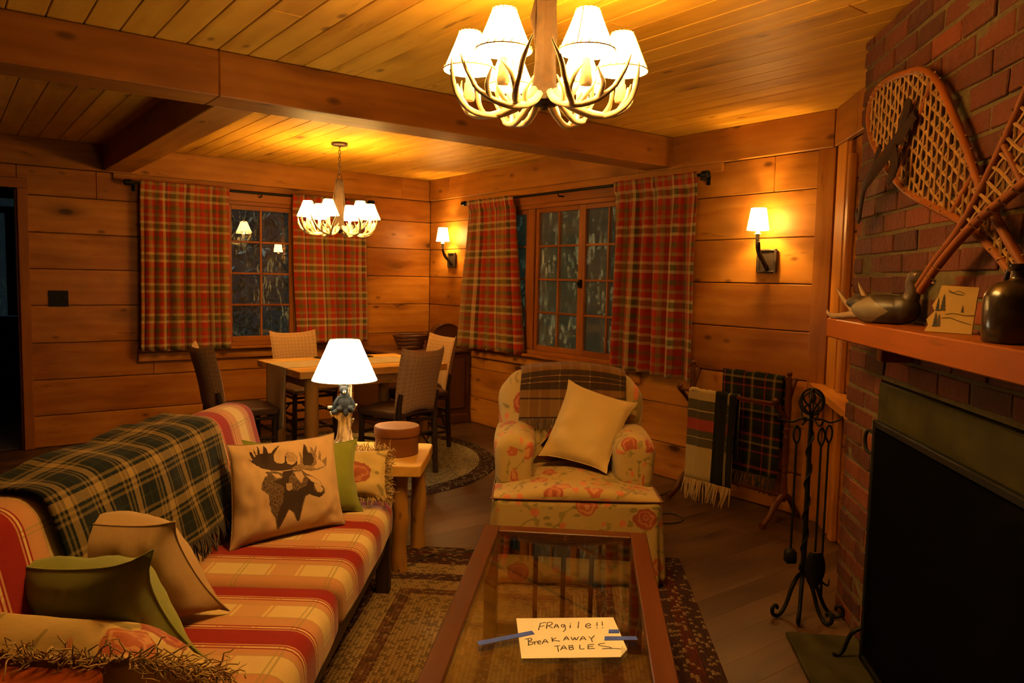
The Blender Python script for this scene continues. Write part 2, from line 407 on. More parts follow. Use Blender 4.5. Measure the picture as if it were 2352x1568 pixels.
def glass_mat(name,streak=.0,tint=(.9,.95,.93),rough=0.0,fk=1.2):
    t=NT(name); nt=t.t; nt.nodes.remove(t.b)
    g1=t.n('ShaderNodeBsdfGlossy',{'Color':(1,1,1),'Roughness':rough+.005}); tr=t.n('ShaderNodeBsdfTransparent',{'Color':tint}); fr=t.n('ShaderNodeFresnel',{'IOR':1.5})
    f=t.math('MULTIPLY',fr.outputs[0],fk,clamp=True)
    mx=t.n('ShaderNodeMixShader',{0:f,1:tr.outputs[0],2:g1.outputs[0]}); last=mx.outputs[0]
    if streak:
        v=t.obj(); nz=t.noise(t.n('ShaderNodeMapping',{'Vector':v,'Rotation':(0.5,.45,.4),'Scale':(9,9,2.2)}).outputs[0],3.0,4,.6,1.2)[0]
        cl=t.noise(v,2.2,2)[0]
        f=t.math('MULTIPLY',t.ramp(nz,[(.56,(0,0,0)),(.70,(1,1,1))]),t.math('MULTIPLY',t.ramp(cl,[(.38,(0,0,0)),(.56,(1,1,1))]),streak))
        f=t.math('ADD',f,.04)
        df=t.n('ShaderNodeBsdfTranslucent',{'Color':(.6,.68,.62)}); d2=t.n('ShaderNodeBsdfDiffuse',{'Color':(.6,.68,.62)}); dm=t.n('ShaderNodeMixShader',{0:.35,1:df.outputs[0],2:d2.outputs[0]})
        last=t.n('ShaderNodeMixShader',{0:f,1:last,2:dm.outputs[0]}).outputs[0]
    nt.links.new(last,t.out.inputs[0]); return t.m
M_winglass=glass_mat('window_glass',.9); M_glass=glass_mat('table_glass',0,(.96,.99,.98),fk=.5)
def shade_mat(name,col,strength):
    t=NT(name); nt=t.t; nt.nodes.remove(t.b)
    d=t.n('ShaderNodeBsdfDiffuse',{'Color':(.85,.75,.55)}); tr=t.n('ShaderNodeBsdfTranslucent',{'Color':(.85,.72,.5)}); m=t.n('ShaderNodeMixShader',{0:.5,1:d.outputs[0],2:tr.outputs[0]})
    e=t.n('ShaderNodeEmission',{'Color':col,'Strength':strength}); a=t.n('ShaderNodeAddShader',{0:m.outputs[0],1:e.outputs[0]}); nt.links.new(a.outputs[0],t.out.inputs[0]); return t.m
M_shade=shade_mat('shade_glow_warm',(1,.60,.17),31.0); M_lampshade=shade_mat('shade_glow_lamp',(1,.88,.58),8.0); M_scshade=shade_mat('shade_glow_sconce',(1,.62,.21),30.0)
def bulb_mat():
    t=NT('bulb_glow'); nt=t.t; nt.nodes.remove(t.b); a=t.n('ShaderNodeBsdfTransparent'); e=t.n('ShaderNodeEmission',{'Color':(1,.7,.3),'Strength':9.0}); m=t.n('ShaderNodeAddShader',{0:a.outputs[0],1:e.outputs[0]}); nt.links.new(m.outputs[0],t.out.inputs[0]); return t.m
M_bulb=bulb_mat()
M_lace=plain('leather_lacing',(.45,.28,.12),.7)
# floral fabric
def floral(name,base=(.34,.225,.068),sc_=7.2):
    t=NT(name); vec=t.uv(); nz=t.n('ShaderNodeVectorMath',{0:t.noise(vec,16,2)[1],1:(.5,.5,.5)},operation='SUBTRACT').outputs[0]
    v=t.n('ShaderNodeVectorMath',{0:vec,1:t.scale(nz,(.035,.035,0))},operation='ADD').outputs[0]
    weave=t.noise(t.comb(t.math('MULTIPLY',t.sep(vec)[0],40.0),t.math('MULTIPLY',t.sep(vec)[1],500.0),0.0),1,2)[0]
    col=t.mix(weave,tuple(a*.85 for a in base),tuple(min(1,a*1.12) for a in base))
    # stems / leaves
    w1=t.n('ShaderNodeTexWave',{'Vector':v,'Scale':3.2,'Distortion':9,'Detail':2,'Detail Scale':2.2},wave_type='BANDS',bands_direction='DIAGONAL').outputs[0]
    cl=t.noise(v,6,1)[0]
    stem=t.math('MULTIPLY',t.ramp(w1,[(.90,(0,0,0)),(.95,(1,1,1))]),t.math('GREATER_THAN',cl,.45))
    col=t.mix(t.math('MULTIPLY',stem,.6),col,(.13,.105,.025))
    lv=t.n('ShaderNodeTexVoronoi',{'Vector':t.scale(v,(1,1.9,1)),'Scale':16.0}); lc=t.sep(lv.outputs[1])[0]
    leaf=t.math('MULTIPLY',t.math('GREATER_THAN',lc,.42),t.ramp(lv.outputs[0],[(.25,(1,1,1)),(.32,(0,0,0))]))
    col=t.mix(t.math('MULTIPLY',leaf,.65),col,t.mix(lc,(.15,.12,.03),(.09,.07,.02)))
    sb=t.n('ShaderNodeTexVoronoi',{'Vector':v,'Scale':19.0}); sc2=t.sep(sb.outputs[1])[1]
    bud=t.math('MULTIPLY',t.math('GREATER_THAN',sc2,.66),t.ramp(sb.outputs[0],[(.30,(1,1,1)),(.36,(0,0,0))])); col=t.mix(t.math('MULTIPLY',bud,.8),col,(.45,.10,.04))
    # roses
    ro=t.n('ShaderNodeTexVoronoi',{'Vector':v,'Scale':sc_},); rc=t.sep(ro.outputs[1]); d=ro.outputs[0]
    on=t.math('GREATER_THAN',rc[0],.38)
    edge=t.math('ADD',d,t.math('MULTIPLY',t.noise(vec,34,2)[0],.16))
    m=t.math('MULTIPLY',on,t.ramp(edge,[(.43,(1,1,1)),(.455,(0,0,0))]))
    pet=t.math('SINE',t.math('ADD',t.math('MULTIPLY',d,34.0),t.math('MULTIPLY',t.noise(vec,26,2)[0],13.0)))
    rose=t.mix(t.ramp(pet,[(.30,(0,0,0)),(.55,(1,1,1))]),(.30,.055,.02),(.40,.17,.06)); rose=t.mix(t.math('GREATER_THAN',rc[1],.6),rose,t.mix(t.ramp(pet,[(.3,(0,0,0)),(.6,(1,1,1))]),(.22,.025,.012),(.34,.10,.04)))
    col=t.mix(t.math('MULTIPLY',m,.88),col,rose)
    t.bump(weave,.2,.0015); return t.fin(col,.75,.25,sheen=.1)
M_floral=floral('floral_chintz')
M_floral2=floral('floral_pillow',(.44,.31,.11),7.0)
RED=(.235,.011,.008);CRM=(.55,.40,.18);TAN=(.45,.22,.10);PNK=(.5,.24,.12);LRD=(.45,.08,.04);GRN=(.30,.24,.08)
M_sofa=plaid('sofa_plaid',
  [(2.6,TAN),(.5,RED),(.7,CRM),(.5,RED),(.5,TAN),(6.4,RED),(.5,TAN),(.5,RED),(.7,CRM),(.5,RED),(2.6,TAN),(.25,GRN),(6.6,CRM),(.25,GRN),(2.0,TAN)],
  [(6,(.62,.47,.23)),(.3,GRN),(.6,(.62,.47,.23)),(.3,GRN),(5,(.62,.47,.23)),(.6,(.8,.6,.3)),(.5,TAN),(.6,(.8,.6,.3)),(6,TAN),(.6,(.8,.6,.3)),(.5,TAN),(.6,(.8,.6,.3))],.31,.30,.8,.08,mixf=.8,mode='DARKEN')
CR_=(.34,.026,.010);CO_=(.12,.09,.02);CT_=(.29,.18,.05);CC_=(.46,.33,.13);CD_=(.030,.022,.012)
M_curtain=plaid('curtain_plaid',
  [(3,CR_),(1.6,CC_),(2.1,CD_),(2.6,CT_),(2.2,CR_),(1.5,CT_),(2.6,CR_),(2.0,CO_),(1.6,CR_),(1.4,CC_),(1.8,CD_),(2.4,CR_),(2.6,CO_),(1.8,CT_)],
  [(3,CR_),(1.5,CC_),(2.6,CO_),(1.5,CC_),(2.6,CR_),(1.6,CT_),(2.4,CR_),(2.2,CO_)],.50,.25,.85,.1,mixf=.5)
BK=(.006,.009,.010);DG=(.018,.028,.018);YT=(.27,.18,.065);BR=(.16,.09,.03)
Y2=(.15,.105,.04);TH=[(2.4,YT),(.8,BK),(.7,Y2),(.8,BK),(.8,Y2),(2.6,BK),(.5,DG),(2.8,BK),(.8,Y2),(.9,BK)]
M_throw=plaid('green_throw',TH,TH,.15,.15,.95,.2,400,.06,.5,fuzz=.006)
T1=(.17,.085,.026);T2=(.11,.048,.016);DK=(.022,.014,.012);CL=(.40,.27,.10)
M_throw2=plaid('brown_throw',[(3,T1),(.4,CL),(3,(.14,.065,.02)),(1,T1),(3,(.14,.065,.02))],[(2,T1),(2.2,DK),(.35,CL),(1.5,DK),(.35,CL),(2.2,DK),(2.4,T1),(.5,DK),(4,T1)],.16,.30,.95,.15,400,.08,.85,mode='DARKEN')
WH=(.42,.31,.13);GY=(.06,.05,.03);BL=(.012,.013,.013);RD=(.30,.03,.03)
M_tartan1=plaid('cream_tartan',[(3,BL),(.25,WH),(.4,BL),(.25,WH),(5,BL),(1.0,BL),(13,WH)],[(2.5,WH),(2.4,GY),(.2,WH),(1.9,GY),(2.6,RD),(1.7,GY),(.2,WH),(2,GY),(9,WH)],.36,.60,.95,.15,500,.05,.93,mode='DARKEN',vo=.17)
M_tartan2=plaid('dark_tartan',[(3,BL),(1,(.03,.04,.02)),(1.2,YT),(1,(.03,.04,.02)),(3,BL),(.8,RD),(3,BL)],[(3,BL),(1.2,RD),(2.6,(.02,.03,.02)),(1,YT),(2.6,BL),(.8,RD),(3,(.02,.025,.015))],.15,.20,.95,.2,500,.05,.5)
M_green=cloth('olive_velvet',(.20,.22,.03),(.15,.165,.022),160,.9,.25,.2,.25)
M_tan=cloth('tan_velvet',(.36,.23,.10),(.29,.18,.075),150,.9,.2,.25,.3)
M_linen=cloth('cream_linen',(.46,.32,.12),(.40,.27,.095),350,.9,.2,.35,.15)
M_fringe=cloth('fringe_yarn',(.48,.33,.12),(.30,.18,.05),120,.9,.2)
M_darkfr=cloth('dark_fringe',(.055,.045,.03),(.03,.02,.012),120,.95,.2)
M_paleyarn=cloth('pale_yarn',(.45,.32,.14),(.35,.22,.09),120,.95,.2)
def moosemat():
    t=NT('moose_linen'); nz=t.noise(t.uv(),380,3)[0]; base=t.mix(nz,(.46,.30,.16),(.38,.245,.125))
    hair=t.noise(t.n('ShaderNodeMapping',{'Vector':t.uv(),'Rotation':(0,0,1.2),'Scale':(140,26,1)}).outputs[0],4.0,3,.6)[0]
    f=t.math('MULTIPLY_ADD',t.math('ADD',t.tone(),t.math('MULTIPLY',t.math('SUBTRACT',hair,.5),.9)),3.0,-1.0,clamp=True)
    f=t.math('MULTIPLY',f,t.math('GREATER_THAN',t.tone(),.08))
    t.bump(nz,.3,.001); return t.fin(t.mix(f,base,(.035,.018,.012)),.9,.2,sheen=.1)
M_moose=moosemat()
def chairfab():
    t=NT('medallion_fabric'); v=t.n('ShaderNodeTexVoronoi',{'Vector':t.uv(),'Scale':34.0,'Randomness':.15}); d=v.outputs[0]
    ring=t.math('MULTIPLY',t.ramp(d,[(.14,(0,0,0)),(.2,(1,1,1)),(.30,(1,1,1)),(.36,(0,0,0))]),.55); nz=t.noise(t.uv(),300,2)[0]
    t.bump(nz,.25,.001); return t.fin(t.mix(ring,t.mix(nz,(.32,.18,.075),(.27,.15,.06)),(.16,.065,.025)),.85,.2,sheen=.15)
M_chair=chairfab()
def braid(name,radial):
    t=NT(name); x,y,_=t.sep(t.uv())   # x along the braid, y across
    row=t.math('DIVIDE',y,.016); ri=t.math('FLOOR',row); fr=t.math('FRACT',row)
    al=t.math('ADD',t.math('DIVIDE',x,.017),t.math('ADD',t.math('MULTIPLY',ri,.37),t.math('MULTIPLY',t.math('ABSOLUTE',t.math('SUBTRACT',fr,.5)),1.1)))
    ai=t.math('FLOOR',al); wn=t.n('ShaderNodeTexWhiteNoise',{'Vector':t.comb(ai,ri,0.0)},noise_dimensions='3D').outputs['Value']
    h=t.math('MULTIPLY',t.math('SINE',t.math('MULTIPLY',fr,math.pi)),t.math('ABSOLUTE',t.math('SINE',t.math('MULTIPLY',t.math('FRACT',al),math.pi))))
    if radial:
        base=t.ramp(y,[(0,(.055,.028,.024)),(.125,(.055,.03,.025)),(.126,(.42,.36,.20)),(.6,(.38,.32,.17)),(1,(.42,.36,.20))],'CONSTANT'); fl=(.36,.30,.17)
    else:
        base=t.ramp(y,[(0,(.045,.020,.020)),(.07,(.085,.018,.012)),(.12,(.050,.022,.022)),(.19,(.075,.022,.016)),(.24,(.34,.23,.10)),(.36,(.075,.034,.034)),(.44,(.36,.24,.10)),(.54,(.16,.075,.04)),(.60,(.34,.22,.09)),(.72,(.38,.26,.11)),(.84,(.10,.04,.034)),(.89,(.34,.22,.09))],'CONSTANT'); fl=(.34,.23,.10)
    col=t.mix(t.math('MULTIPLY',t.math('GREATER_THAN',wn,.74),.5),base,fl); col=t.mix(t.math('MULTIPLY',t.math('LESS_THAN',wn,.25),.5),col,(.04,.02,.015))
    col=t.mix(t.math('MULTIPLY',t.math('SUBTRACT',1.0,h,clamp=True),.5),col,(.02,.01,.008))
    t.bump(h,.7,.008); return t.fin(col,.95,.04)
M_rug=braid('braided_rug',False); M_rug2=braid('braided_round',True)
def brickmat():
    t=NT('brick'); nz=t.noise(t.obj(),30,4,.6)[0]; n2=t.noise(t.obj(),7,3)[0]; tn=t.tone()
    c=t.ramp(tn,[(0,(.055,.012,.006)),(.5,(.105,.022,.008)),(.8,(.16,.035,.010)),(1,(.26,.055,.013))]); c=t.mix(t.math('MULTIPLY',nz,.5),c,(.035,.012,.007)); c=t.mix(t.ramp(n2,[(.6,(0,0,0)),(.72,(.40,.40,.40))]),c,(.16,.11,.05))
    t.bump(nz,.9,.008); return t.fin(c,.75,.3)
M_brick=brickmat(); M_mortar=plain('mortar',(.105,.085,.038),.9,0,.2,1.0,40,.5)
# ---------------------------------------------------------------- room shell
ZC=2.4025
ROWS=[0,.251,.5356,.827,1.122,1.4065,1.688,1.970,2.191]
def boards(g,M,x0,x1,holes=(),joints=()):
    """horizontal boards in the local plane y=0 (front at y=0, body behind), x along, rows in z"""
    for k in range(len(ROWS)-1):
        z0,z1=ROWS[k],ROWS[k+1]; tone=random.random(); off=(random.uniform(0,30),random.uniform(0,30))
        cuts=[x0,x1]+[j for kk,j in joints if kk==k]
        for h in holes: 
            if h[2]<z1 and h[3]>z0: cuts+=[h[0],h[1]]
        cuts=sorted(c for c in set(cuts) if x0<=c<=x1)
        for a,b in zip(cuts[:-1],cuts[1:]):
            if b-a<1e-3: continue
            zs=[(z0,z1)]
            for h in holes:
                if h[0]<(a+b)/2<h[1]:
                    nz=[]
                    for p,q in zs:
                        if h[3]<=p or h[2]>=q: nz.append((p,q)); continue
                        if h[2]>p: nz.append((p,h[2]))
                        if h[3]<q: nz.append((h[3],q))
                    zs=nz
            for p,q in zs:
                if q-p>.006: box(g,((a+b)/2,.015,(p+q)/2),(b-a-.002,.03,q-p-.004),.0045,M,tone,(off[0]+a,off[1]+p-z0),axis=0)
def backing(M,x0,x1,holes=()):  # unseen black slab added behind the boards: darkens gaps, blocks outside light
    g=G(); xs=sorted([x0,x1]+[h[0]-.01 for h in holes]+[h[1]+.01 for h in holes])
    for a,b in zip(xs[:-1],xs[1:]):
        hh=[h for h in holes if h[0]<(a+b)/2<h[1]]
        if not hh: box(g,((a+b)/2,.037,1.2),(b-a,.012,2.42),.0005,M)
        else:
            h=hh[0]
            if h[2]>0: box(g,((a+b)/2,.037,h[2]/2-.02),(b-a,.012,h[2]),.0005,M)
            box(g,((a+b)/2,.037,(h[3]+2.41)/2+.02),(b-a,.012,2.41-h[3]),.0005,M)
    return g
def frameM(o,deg): return Matrix.Translation(o)@Matrix.Rotation(R(deg),4,'Z')
# back wall (y=0), faces -y
B0=Matrix.Identity(4)
W1=(-2.70,-1.44,.755,2.045)     # window 1 opening
DOOR=(-4.62,-3.636,-.01,2.02)
g=G(); boards(g,B0,-6.5,0,[W1,DOOR],[(0,-2.2),(3,-1.9),(7,-3.1),(6,-1.2)])
box(g,(-3.25,.075,1.2),(0.02,.09,2.4)) if False else None
struct(obj('wall_back',g,MW_wall)); struct(obj('back_gap_backing',backing(B0,-6.5,.06,[W1,DOOR]),M_black))
# right wall (x=0), faces -x ; local x runs along -y
RM=Matrix(((0,1,0,0),(-1,0,0,0),(0,0,1,0),(0,0,0,1)))      # local(x,y)->world (y, -x)
W2=(1.02,2.98,.755,2.045)
g=G(); boards(g,RM,0,4.52,[W2],[(7,4.1),(2,3.9)])
struct(obj('wall_right',g,MW_wall)); struct(obj('right_gap_backing',backing(RM,-.04,4.56,[W2]),M_black))
# angled wall from (0,-4.52) at 45 degrees
AM=Matrix.Translation((0,-4.52,0))@Matrix(((-.7071,.7071,0,0),(-.7071,-.7071,0,0),(0,0,1,0),(0,0,0,1)))
g=G(); boards(g,AM,0,7.1)
struct(obj('wall_fireplace_side',g,MW_wall)); struct(obj('angled_gap_backing',backing(AM,-.03,7.1),M_black))
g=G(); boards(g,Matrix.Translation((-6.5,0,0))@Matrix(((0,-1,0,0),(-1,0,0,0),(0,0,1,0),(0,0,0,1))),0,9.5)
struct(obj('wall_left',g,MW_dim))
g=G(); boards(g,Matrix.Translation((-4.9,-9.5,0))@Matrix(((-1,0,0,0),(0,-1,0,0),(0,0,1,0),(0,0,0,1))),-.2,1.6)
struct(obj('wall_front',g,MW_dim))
# friezes under the ceiling
def frieze(name,M,segs,prot=.035,z0=2.191,z1=ZC):
    g=G()
    for a,b in segs: box(g,((a+b)/2,-prot/2,(z0+z1)/2),(b-a,prot,z1-z0),.003,M,axis=0)
    struct(obj(name,g,MW_beam))
frieze('trim_1',B0,[(-6.5,-3.02),(-3.02,-2.85),(-2.85,-.36),(-.36,-.035)])
frieze('trim_2',RM,[(.035,.42),(.42,3.0),(3.0,4.50)])
frieze('trim_3',AM,[(.015,.42),(.42,3.0),(3.0,7.0)])
frieze('trim_4',B0,[(-2.98,-.62)],.02,2.135,2.191)
frieze('trim_5',RM,[(.60,3.72)],.02,2.135,2.191)
# vertical casings where the right wall turns to the chimney
g=G(); box(g,(4.455,-.011,1.095),(.11,.022,2.19),.003,RM,axis=2); struct(obj('trim_6',g,MW_wall))
g=G(); box(g,(.13,-.011,1.095),(.17,.022,2.19),.003,AM,axis=2)
box(g,(.33,-.02,1.05),(.06,.04,2.1),.015,AM,axis=2); box(g,(.275,-.012,1.09),(.05,.024,2.18),.004,AM,axis=2); struct(obj('trim_7',g,MW_wall))
g=G(); box(g,(.02,.02,1.2),(.06,.03,2.5),.001); box(g,(.045,-4.53,1.2),(.08,.05,2.5),.001); box(g,(-3.2,.055,2.36),(6.8,.04,.14),.001); box(g,(.055,-2.3,2.36),(.04,4.7,.14),.001); box(g,(.03,.05,2.36),(.1,.1,.14),.001); g2=G(); box(g2,(3.4,.055,2.36),(7.0,.04,.14),.001); g2.xf(AM); g.v+=[];b_=len(g.v); g.v+=g2.v; g.f+=[tuple(i+b_ for i in f) for f in g2.f]; g.uv+=g2.uv; g.t+=g2.t; struct(obj('leak_filler',g,MW_dark))  # unseen fillers added behind wall joints to block outside light leaks
# ceiling boards run along y
g=G(); x=-6.55; k=0
while x<.1:
    c=random.uniform(-7,-1); tn=random.random()
    for a,b in ((-9.6,c),(c,.05)): box(g,(x+.0665,(a+b)/2,ZC+.012),(.1295,b-a-.002,.024),.003,None,random.random()*.6+.2,axis=1)
    x+=.133
struct(obj('ceiling',g,MW_ceil))
g=G(); box(g,(-3.28,-4.78,ZC+.05),(6.64,9.6,.04),.001); struct(obj('ceiling_gap_backing',g,M_black))  # unseen black slab above the boards, darkens their gaps
# big beam + cross beam
g=G()
for a,b in ((-6.5,-3.09),(-3.09,0.0)): box(g,((a+b)/2,-3.19,(2.198+ZC-.002)/2),(b-a,.235,ZC-.002-2.198),.005,None,axis=0)
struct(obj('trim_9',g,MW_beam,label='wide boxed pine ceiling beam across the room'))
g=G(); box(g,(-2.95,-1.555,(2.198+ZC-.002)/2),(.20,3.03,ZC-.002-2.198),.005,None,axis=1)
struct(obj('trim_10',g,MW_beam,label='short pine cross beam left of the dining light'))
# floor: planks along x
g=G(); y=-9.6
while y<.03:
    x=-6.6-random.uniform(0,1.5)
    while x<.1:
        L=random.uniform(1.4,2.6); a,b=max(x,-6.6),min(x+L,.05)
        if b-a>.05: box(g,((a+b)/2,y+.07,-.012),(b-a,.14,.024),.0008,None,axis=0)
        x+=L
    y+=.14
struct(obj('floor',g,MW_floor))
g=G(); box(g,(-3.3,-4.8,-.05),(7.4,10.2,.04)); struct(obj('trim_11',g,M_black))
# hallway behind the door opening
g=G(); box(g,(-4.1,1.62,-.02),(1.9,3.1,.04),.001,axis=1); struct(obj('trim_12',g,M_lead,label='grey hallway floor beyond the doorway'))
g=G(); box(g,(-3.2,1.55,1.2),(.05,3.0,2.6),.001); box(g,(-5.0,1.55,1.2),(.05,3.0,2.6),.001); box(g,(-4.1,1.55,2.45),(1.9,3.0,.05),.001)
box(g,(-4.1,2.33,2.28),(1.8,.06,.35),.001); box(g,(-3.33,2.33,1.1),(.26,.06,2.2),.001); box(g,(-4.8,2.33,1.1),(.4,.06,2.2),.001)
struct(obj('trim_13',g,MW_dark,label='dark hallway shell beyond the doorway'))
# hallway door with tall pane and transom
dr=thing('door_1','dark wooden glazed door at the end of the hallway','door',(-4.02,2.30,0)); struct(dr)
g=G(); zb=.93
box(g,(0,0,.46),(1.12,.045,.92),.004); box(g,(-.50,0,1.45),(.12,.045,1.04),.004); box(g,(.50,0,1.45),(.12,.045,1.04),.004); box(g,(0,0,1.99),(1.12,.045,.07),.004); box(g,(0,0,2.2),(1.12,.045,.06),.004)
struct(obj('door_panel',g,MW_dark,dr)); g=G(); box(g,(0,0,1.44),(.9,.006,1.02),.001); box(g,(0,0,2.1),(1.1,.006,.16),.001); struct(obj('pane',g,M_winglass,dr))
# door casing in the back wall
g=G(); box(g,(-3.603,-.012,1.007),(.07,.03,2.014),.004,axis=2); box(g,(-3.643,.05,1.0),(.014,.10,2.02),.002,axis=2)
box(g,(-4.135,-.012,2.052),(1.13,.03,.075),.004,axis=0); box(g,(-4.66,-.012,1.007),(.08,.03,2.014),.004,axis=2); box(g,(-4.12,.05,2.03),(.97,.10,.014),.002,axis=0)
struct(obj('trim_14',g,MW_trim,label='stained casing around the doorway'))
# baseboard-less plank walls; windows
def casement(par,M,x0,x1,z0,z1,cols,rows,st=.04,mu=.018):
    """one casement sash: stiles, rails, muntins as one frame + one pane"""
    g=G(); y=.02
    box(g,(x0+st/2,y,(z0+z1)/2),(st,.035,z1-z0),.003,M,axis=2); box(g,(x1-st/2,y,(z0+z1)/2),(st,.035,z1-z0),.003,M,axis=2)
    box(g,((x0+x1)/2,y,z0+st*.6),(x1-x0-2*st,.034,st*1.2),.003,M,axis=0); box(g,((x0+x1)/2,y,z1-st*.5),(x1-x0-2*st,.034,st),.003,M,axis=0)
    ix0,ix1,iz0,iz1=x0+st,x1-st,z0+st*1.2,z1-st
    for c in range(1,cols): box(g,(ix0+(ix1-ix0)*c/cols,y,(iz0+iz1)/2),(mu,.025,iz1-iz0),.003,M,axis=2)
    for r in range(1,rows): box(g,((ix0+ix1)/2,y,iz0+(iz1-iz0)*r/rows),(ix1-ix0,.025,mu),.003,M,axis=0)
    s=struct(obj('sash',g,MW_trim,par)); g=G(); box(g,((ix0+ix1)/2,y+.004,(iz0+iz1)/2),(ix1-ix0,.004,iz1-iz0),.0005,M); struct(obj('pane',g,M_winglass,s))
def winframe(par,M,x0,x1,z0,z1,sx0,sx1):
    g=G(); t=.035
    box(g,((x0+x1)/2,.03,z1-t/2),(x1-x0,.09,t),.003,M,axis=0); box(g,((x0+x1)/2,.03,z0+t/2),(x1-x0,.09,t),.003,M,axis=0)
    for xx in (x0+t/2,x1-t/2): box(g,(xx,.03,(z0+z1)/2),(t,.088,z1-z0-2*t),.003,M,axis=2)
    box(g,((x0+x1)/2,-.012,z1+.045),(x1-x0+.16,.024,.09),.003,M,axis=0)
    for xx in (x0-.04,x1+.04): box(g,(xx,-.012,(z0+z1)/2),(.08,.024,z1-z0),.003,M,axis=2)
    struct(obj('window_frame',g,MW_trim,par))
    g=G(); box(g,((sx0+sx1)/2,-.035,z0-.012),(sx1-sx0,.075,.024),.005,M,axis=0); box(g,((sx0+sx1)/2,-.014,z0-.068),(sx1-sx0,.028,.075),.004,M,axis=0)
    struct(obj('window_sill',g,MW_wall,par))
win1=thing('window_1','left window of paired eight-pane casements','window',(0,0,0)); struct(win1)
winframe(win1,B0,W1[0],W1[1],W1[2],W1[3],-2.82,-1.30)
casement(win1,B0,-2.665,-2.08,.79,2.01,2,4); casement(win1,B0,-2.08,-1.475,.79,2.01,2,4)
win2=thing('window_2','wide right window of casements','window',(0,0,0)); struct(win2)
winframe(win2,RM,W2[0],W2[1],W2[2],W2[3],.84,3.06)
g=G(); box(g,(1.7175,.03,1.4),(.092,.086,1.215),.004,RM,axis=2); struct(obj('mullion',g,MW_trim,win2))
casement(win2,RM,1.055,1.67,.79,2.01,2,4); casement(win2,RM,1.765,2.355,.79,2.01,2,4); casement(win2,RM,2.355,2.945,.79,2.01,2,4)
def latch(par,M,x,z):
    g=G(); box(g,(x,-.006,z),(.035,.012,.07),.003,M); box(g,(x-.012,-.016,z),(.015,.016,.03),.003,M); box(g,(x+.012,-.016,z+.005),(.012,.014,.05),.003,M); struct(obj('latch',g,M_iron,par))
latch(win2,RM,2.355,1.375); latch(win1,B0,-2.08,1.375)
# outside: shrubbery behind dusty glass
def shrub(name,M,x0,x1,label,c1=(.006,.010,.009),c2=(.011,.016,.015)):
    g=G()
    for i in range(8000):
        x=random.uniform(x0,x1); z=random.uniform(-.1,3.2)*random.uniform(.75,1); y=1.7+.5*noise.noise(Vector((x*1.6,z*1.6,3)))+random.uniform(-.12,.12); s=random.uniform(.03,.065)
        a=Vector((random.uniform(-1,1),random.uniform(-.6,.6),random.uniform(-1,1))).normalized()*s; b=Vector((random.uniform(-1,1),random.uniform(-.6,.6),random.uniform(-1,1))).normalized()*s*.35
        c=Vector((x,y,z)); vs=[c-a,c+b,c+a,c-b]; g.add([M@v for v in vs],[(0,1,2,3)],[[(0,0),(1,0),(1,1),(0,1)]],random.random())
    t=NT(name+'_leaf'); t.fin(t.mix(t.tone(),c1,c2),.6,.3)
    o=obj(name,g,t.m,smooth=0); tag(o,label,'shrub'); o['kind']='stuff'
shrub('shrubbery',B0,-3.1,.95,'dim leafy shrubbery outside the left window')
shrub('shrubbery',RM,-1.0,5.2,'grey-green leafy shrubbery outside the wide right window',(.22,.28,.20),(.32,.40,.30))
g=G(); box(g,(-2,4.2,-.15),(16,8,.1)); box(g,(4.1,-4,-.15),(8,9,.1)); struct(obj('ground',g,plain('night_ground',(.05,.06,.04),.9)))

# ---------------------------------------------------------------- chimney
CHM=Matrix.Translation((-1.0528,-5.2204,0))@Matrix(((-.70091,.71325,0,0),(-.71325,-.70091,0,0),(0,0,1,0),(0,0,0,1)))  # local x=s along face, y=into wall
CROT=math.atan2(-.71325,-.70091)
g=G(); zp=.0762; row=0; z=0.004; random.seed(11)
while z<ZC-.02:
    h=min(zp-.012,ZC-z-.004); s=-(.108 if row%2 else 0); first=True
    while s<2.55:
        L=.208+random.uniform(-.012,.012)
        if row%2 and first: L=.204
        a,b=max(s,0),min(s+L,2.55); s+=L+.012; 
        if b-a<.03: first=False; continue
        zc=z+h/2
        inop=(b>.46+.0 and zc<.80 and a<1.75) ; inslate=(zc>.80 and zc<1.045 and b>.40 and a<1.85)
        if inop or inslate:
            lim=.40 if zc>.80 else .46
            if a<lim: b=lim
            elif b>(1.85 if zc>.8 else 1.75): a=(1.85 if zc>.8 else 1.75)
            else: first=False; continue
            if b-a<.03: continue
        dep=.34 if a<=.001 else .07
        box(g,((a+b)/2,dep/2+random.uniform(-.004,.004),zc),(b-a,dep,h),.0035,None,min(1,max(0,random.gauss(.42,.27))),axis=0); first=False
    z+=zp; row+=1
jiggle(g,.0055,17,3); ch=struct(obj('wall_chimney',g,M_brick,None,30)); ch.matrix_world=CHM
g=G(); box(g,(.20,.184,ZC/2),(.385,.36,ZC-.01),.001); box(g,(1.28,.184,(1.05+ZC)/2),(2.52,.36,ZC-1.06),.001); box(g,(2.15,.184,.6),(.8,.36,1.2),.001)
o=struct(obj('mortar',g,M_mortar,ch)); 
g=G(); box(g,(1.15,.42,.5),(1.5,.02,1.0),.001); box(g,(.42,.22,.5),(.03,.4,1.0),.001); box(g,(1.79,.22,.5),(.03,.4,1.0),.001); box(g,(1.1,.25,.98),(1.5,.4,.02),.001)
struct(obj('firebox',g,M_black,ch))
g=G(); box(g,(1.125,.02,.925),(1.45,.055,.245),.005); struct(obj('lintel',g,M_slate,ch,label='grey-green slate lintel'))
random.seed(5)
# hearth slab
h_=thing('hearth_slab','low grey slate hearth slab on the floor before the fire screen','hearth',mat=CHM)
g=G(); box(g,(1.35,-.14,.009),(2.08,.27,.018),.004); obj('slab',g,M_slate,h_)
